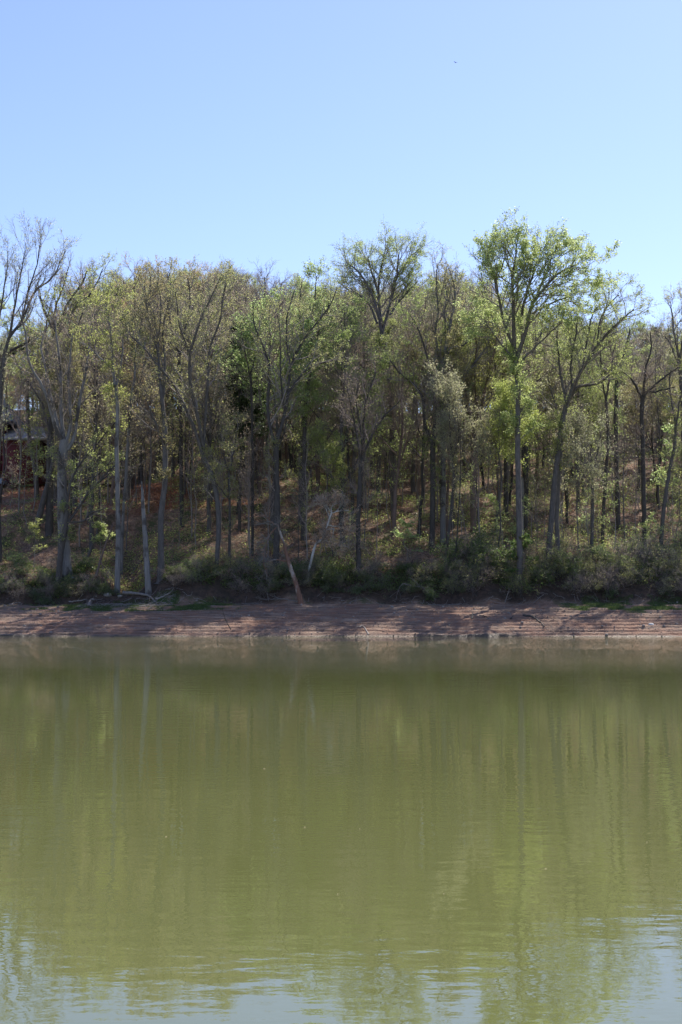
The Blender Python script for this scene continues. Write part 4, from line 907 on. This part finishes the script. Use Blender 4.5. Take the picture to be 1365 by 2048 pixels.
# ------------------------------------------------------------------ house, car, bird, stone
def boxm(bm_V, bm_F, x0, x1, y0, y1, z0, z1):
    o = len(bm_V); bm_V += [(x, y, z) for z in (z0, z1) for (x, y) in ((x0, y0), (x1, y0), (x1, y1), (x0, y1))]
    bm_F += [[o + i for i in f] for f in ((0, 3, 2, 1), (4, 5, 6, 7), (0, 1, 5, 4), (1, 2, 6, 5), (2, 3, 7, 6), (3, 0, 4, 7))]
def boxo(name, boxes, mat, parent):
    V = []; Fc = []
    for b in boxes: boxm(V, Fc, *b)
    return mesh_obj(name, V, Fc, mat, parent)
def siding(name, c0, c1, vert=True):
    m, nt, b = newmat(name); n = noise(nt, texmap(nt, (1, 1, 1)), 3, 5, .6); nt.links.new(ramp(nt, n, [(.3, c0), (.7, c1)]), b.inputs['Base Color'])
    wv = N(nt, 'ShaderNodeTexWave', Scale=2.2); wv.wave_type = 'BANDS'; wv.bands_direction = 'Z'; nt.links.new(texmap(nt, (1, 1, 1)), wv.inputs[0]); bump(nt, wv.outputs[1], .03, .6, b)
    b.inputs['Roughness'].default_value = .75; return m
hz = 14.3
hb = empty('red_house', (-38.5, 156, hz)); tag(hb, 'dark red house with grey roofs at the left edge up the slope', 'house')
mred = siding('red_siding', (.085, .012, .014), (.14, .024, .022)); mroof = plain('roof_shingles', (.10, .115, .14), (.19, .20, .23), 6, .85, .02)
mroof2 = plain('pale_roof', (.20, .19, .19), (.31, .30, .30), 2, .8, .02)
boxo('wall', [(-7, 2.0, -2.5, 5, -1, 7.7)], mred, hb)
# hip roof
V = [(-7.5, -3, 7.7), (2.9, -3, 7.7), (2.9, 5.5, 7.7), (-7.5, 5.5, 7.7), (-4.2, 1.2, 10.6), (1.0, 1.2, 10.6), (-7.5, -3, 7.5), (2.9, -3, 7.5), (2.9, 5.5, 7.5), (-7.5, 5.5, 7.5)]
Fq = [(0, 1, 5, 4), (1, 2, 5, 5), (2, 3, 4, 5), (3, 0, 4, 4), (6, 9, 8, 7), (0, 6, 7, 1), (1, 7, 8, 2), (2, 8, 9, 3), (3, 9, 6, 0)]
def polyo(name, V, Fs, mat, parent):
    me = bpy.data.meshes.new(name); me.from_pydata([tuple(v) for v in V], [], [tuple(dict.fromkeys(f)) for f in Fs]); me.materials.append(mat); o = bpy.data.objects.new(name, me); C.objects.link(o); o.parent = parent; return o
rf = polyo('roof', V, Fq, mroof, hb)
boxo('gutter', [(-7.6, 3.0, -3.12, -3.003, 7.45, 7.62)], plain('gutter_paint', (.05, .04, .04), (.08, .07, .07)), rf)
boxo('wing_wall', [(2.003, 6.0, -3.5, 3.5, -1, 5.7)], mred, hb)
V = [(2.004, -4.2, 5.65), (6.9, -4.2, 5.65), (5.6, 0.2, 7.35), (2.004, .2, 7.35), (2.004, 4.0, 5.65), (6.9, 4.0, 5.65), (2.004, -4.2, 5.5), (6.9, -4.2, 5.5), (6.9, 4.0, 5.5), (2.004, 4.0, 5.5)]
Fq = [(0, 1, 2, 3), (3, 2, 5, 4), (1, 5, 2), (6, 9, 8, 7), (0, 6, 7, 1), (1, 7, 8, 5), (5, 8, 9, 4), (4, 9, 6, 0)]
polyo('wing_roof', V, Fq, mroof2, hb)
glass, gn_, gb_ = newmat('window_glass'); gb_.inputs['Base Color'].default_value = (.02, .025, .03, 1); gb_.inputs['Roughness'].default_value = .05

# parked car by the drive, only its tail is in the frame
cl = at(-10, 960, 150.4); cr = empty('parked_car', (cl[0] - 1.0, 150.4, gz(cl[0], 150.4) + .04)); tag(cr, 'blue-grey car parked at the left edge above the orange clay bank', 'car')
paint, pn_, pb_ = newmat('car_paint'); pb_.inputs['Base Color'].default_value = (.16, .20, .26, 1); pb_.inputs['Metallic'].default_value = .4; pb_.inputs['Roughness'].default_value = .35
prof = [(-2.2, .35), (-2.25, .75), (-2.15, 1.0), (-1.75, 1.08), (-1.2, 1.45), (.2, 1.5), (1.0, 1.05), (1.9, .92), (2.2, .7), (2.2, .35)]
V = []; nP = len(prof)
for (yy, ins) in ((-.88, 0), (-.8, 1), (.8, 1), (.88, 0)):
    for (x, z) in prof: V.append((x, yy * (1 - .18 * max(0, z - 1.0) / .5), z))
Fs = [[s * nP + i, s * nP + (i + 1) % nP, (s + 1) * nP + (i + 1) % nP, (s + 1) * nP + i] for s in range(3) for i in range(nP)] + [list(range(nP))[::-1], [3 * nP + i for i in range(nP)]]
polyo('body', V, Fs, paint, cr)
boxo('side_window', [(-1.2, .35, -.85, -.80, 1.08, 1.38)], glass, cr)
rub = plain('tyre_rubber', (.02, .02, .02), (.04, .04, .04))
for wx in (-1.35, 1.35):
    for wy in (-.86, .86):
        P = np.array([[[wx, wy - .1, .33], [wx, wy - .09, .33], [wx, wy + .09, .33], [wx, wy + .1, .33]]]); v, q_ = tube(P, np.array([[.05, .33, .33, .05]]), 18); mesh_obj('wheel', v, q_, rub, cr)
boxo('tail_light', [(2.18, 2.22, -.8, -.5, .7, .85)], plain('lamp_red', (.4, .02, .02), (.5, .03, .03)), cr)
# small red bucket-like tub by the drive
# bird
bl = at(912, 125, 380); br = bpy.data.objects.new('x', None)
bm_ = plain('feathers_dark', (.03, .03, .03), (.06, .055, .05))
bb = []
Pb = np.array([[[0, -.30, 0], [0, -.22, .01], [0, -.05, .0], [0, .12, 0], [0, .30, .0], [0, .45, .0]]]); v, q_ = tube(Pb, np.array([[.012, .05, .085, .07, .035, .05]]), 8); v[:, 2] *= .8
birdr = empty('soaring_bird', bl, R_(35), .85); tag(birdr, 'dark bird soaring alone in the clear sky', 'bird')
mesh_obj('body', v, q_, bm_, birdr, smooth=True)
def wing(s):
    st = [(0, .16, -.10, 0), (.2, .17, -.12, .03), (.42, .15, -.12, .09), (.6, .10, -.12, .15), (.78, .0, -.10, .20)]; V = []
    for (x, f_, b_, z) in st:
        for dz in (.008, -.008): V += [(s * x, -f_, z + dz), (s * x, -b_, z + dz * .4)]
    Q = []
    for i in range(4):
        a = i * 4; b = a + 4; Q += [(a, a + 1, b + 1, b), (a + 2, b + 2, b + 3, a + 3), (a, b, b + 2, a + 2), (a + 1, a + 3, b + 3, b + 1)]
    return mesh_obj('wing', V, Q, bm_, birdr)
wing(1); wing(-1)
# pale stone at the right water edge
def rock(label, px, py, r, mat, seed):
    rg_ = np.random.default_rng(seed); import bmesh
    h = hit(px, py); bm = bmesh.new(); bmesh.ops.create_icosphere(bm, subdivisions=3, radius=r)
    for v in bm.verts:
        f = 1 + .35 * float(fbm(np.array([v.co.x / r * 1.3 + seed]), np.array([v.co.y / r * 1.3 + v.co.z / r]), 3, seed)[0]); v.co = Vector((v.co.x * f * 1.2, v.co.y * f, v.co.z * f * .75))
    me = bpy.data.meshes.new('stone'); bm.to_mesh(me); bm.free(); me.materials.append(mat); o = bpy.data.objects.new('stone', me); C.objects.link(o); o.location = (h[0], h[1], float(ground(np.array([h[0]]), np.array([h[1]]))[0]) + r * .3)
    tag(o, label, 'stone'); return o
rock('whitish stone lying on the shaded mud near the right edge', 1303, 1253, .16, plain('stone_white', (.5, .48, .45), (.7, .68, .65), 6, .8, .02), 5)
sg = plain('stone_grey', (.17, .16, .14), (.33, .30, .27), 5, .85, .02)
rock('grey stone left of the creek mouth on the bank foot', 215, 1194, .26, sg, 6); rock('smaller grey stone at the creek mouth, under the silver-white trunk', 240, 1194, .17, sg, 7)
rock('pale boulder in the litter below the path, right of the sycamore', 147, 1008, .35, sg, 8)
rock('grey boulder in the clay bank just right of the pale boulder', 158, 1012, .28, sg, 9)
for k_, (px_, py_) in enumerate([(610, 1655), (720, 1658), (333, 1674), (676, 1789), (1294, 1685), (529, 1538), (888, 1788), (1092, 1738)]):
    a_, d_, e_ = ray(px_, py_); t_ = -CAMH / e_; V = np.array([(-.03, 0, .004), (0, -.016, .009), (.035, 0, .004), (0, .018, .012)]) * (t_ / 34)
    o = mesh_obj('floating_leaf', V, np.array([[0, 1, 2, 3]]), L['tan'], loc=(a_ * t_, d_ * t_, .002)); o.rotation_euler = (0, 0, k_ * 1.3)
    tag(o, 'tiny pale leaf floating alone on the open green water', 'leaf', 'leaves floating on the water')
print('objects', len(bpy.data.objects), 'polys', sum(len(m.polygons) for m in bpy.data.meshes))
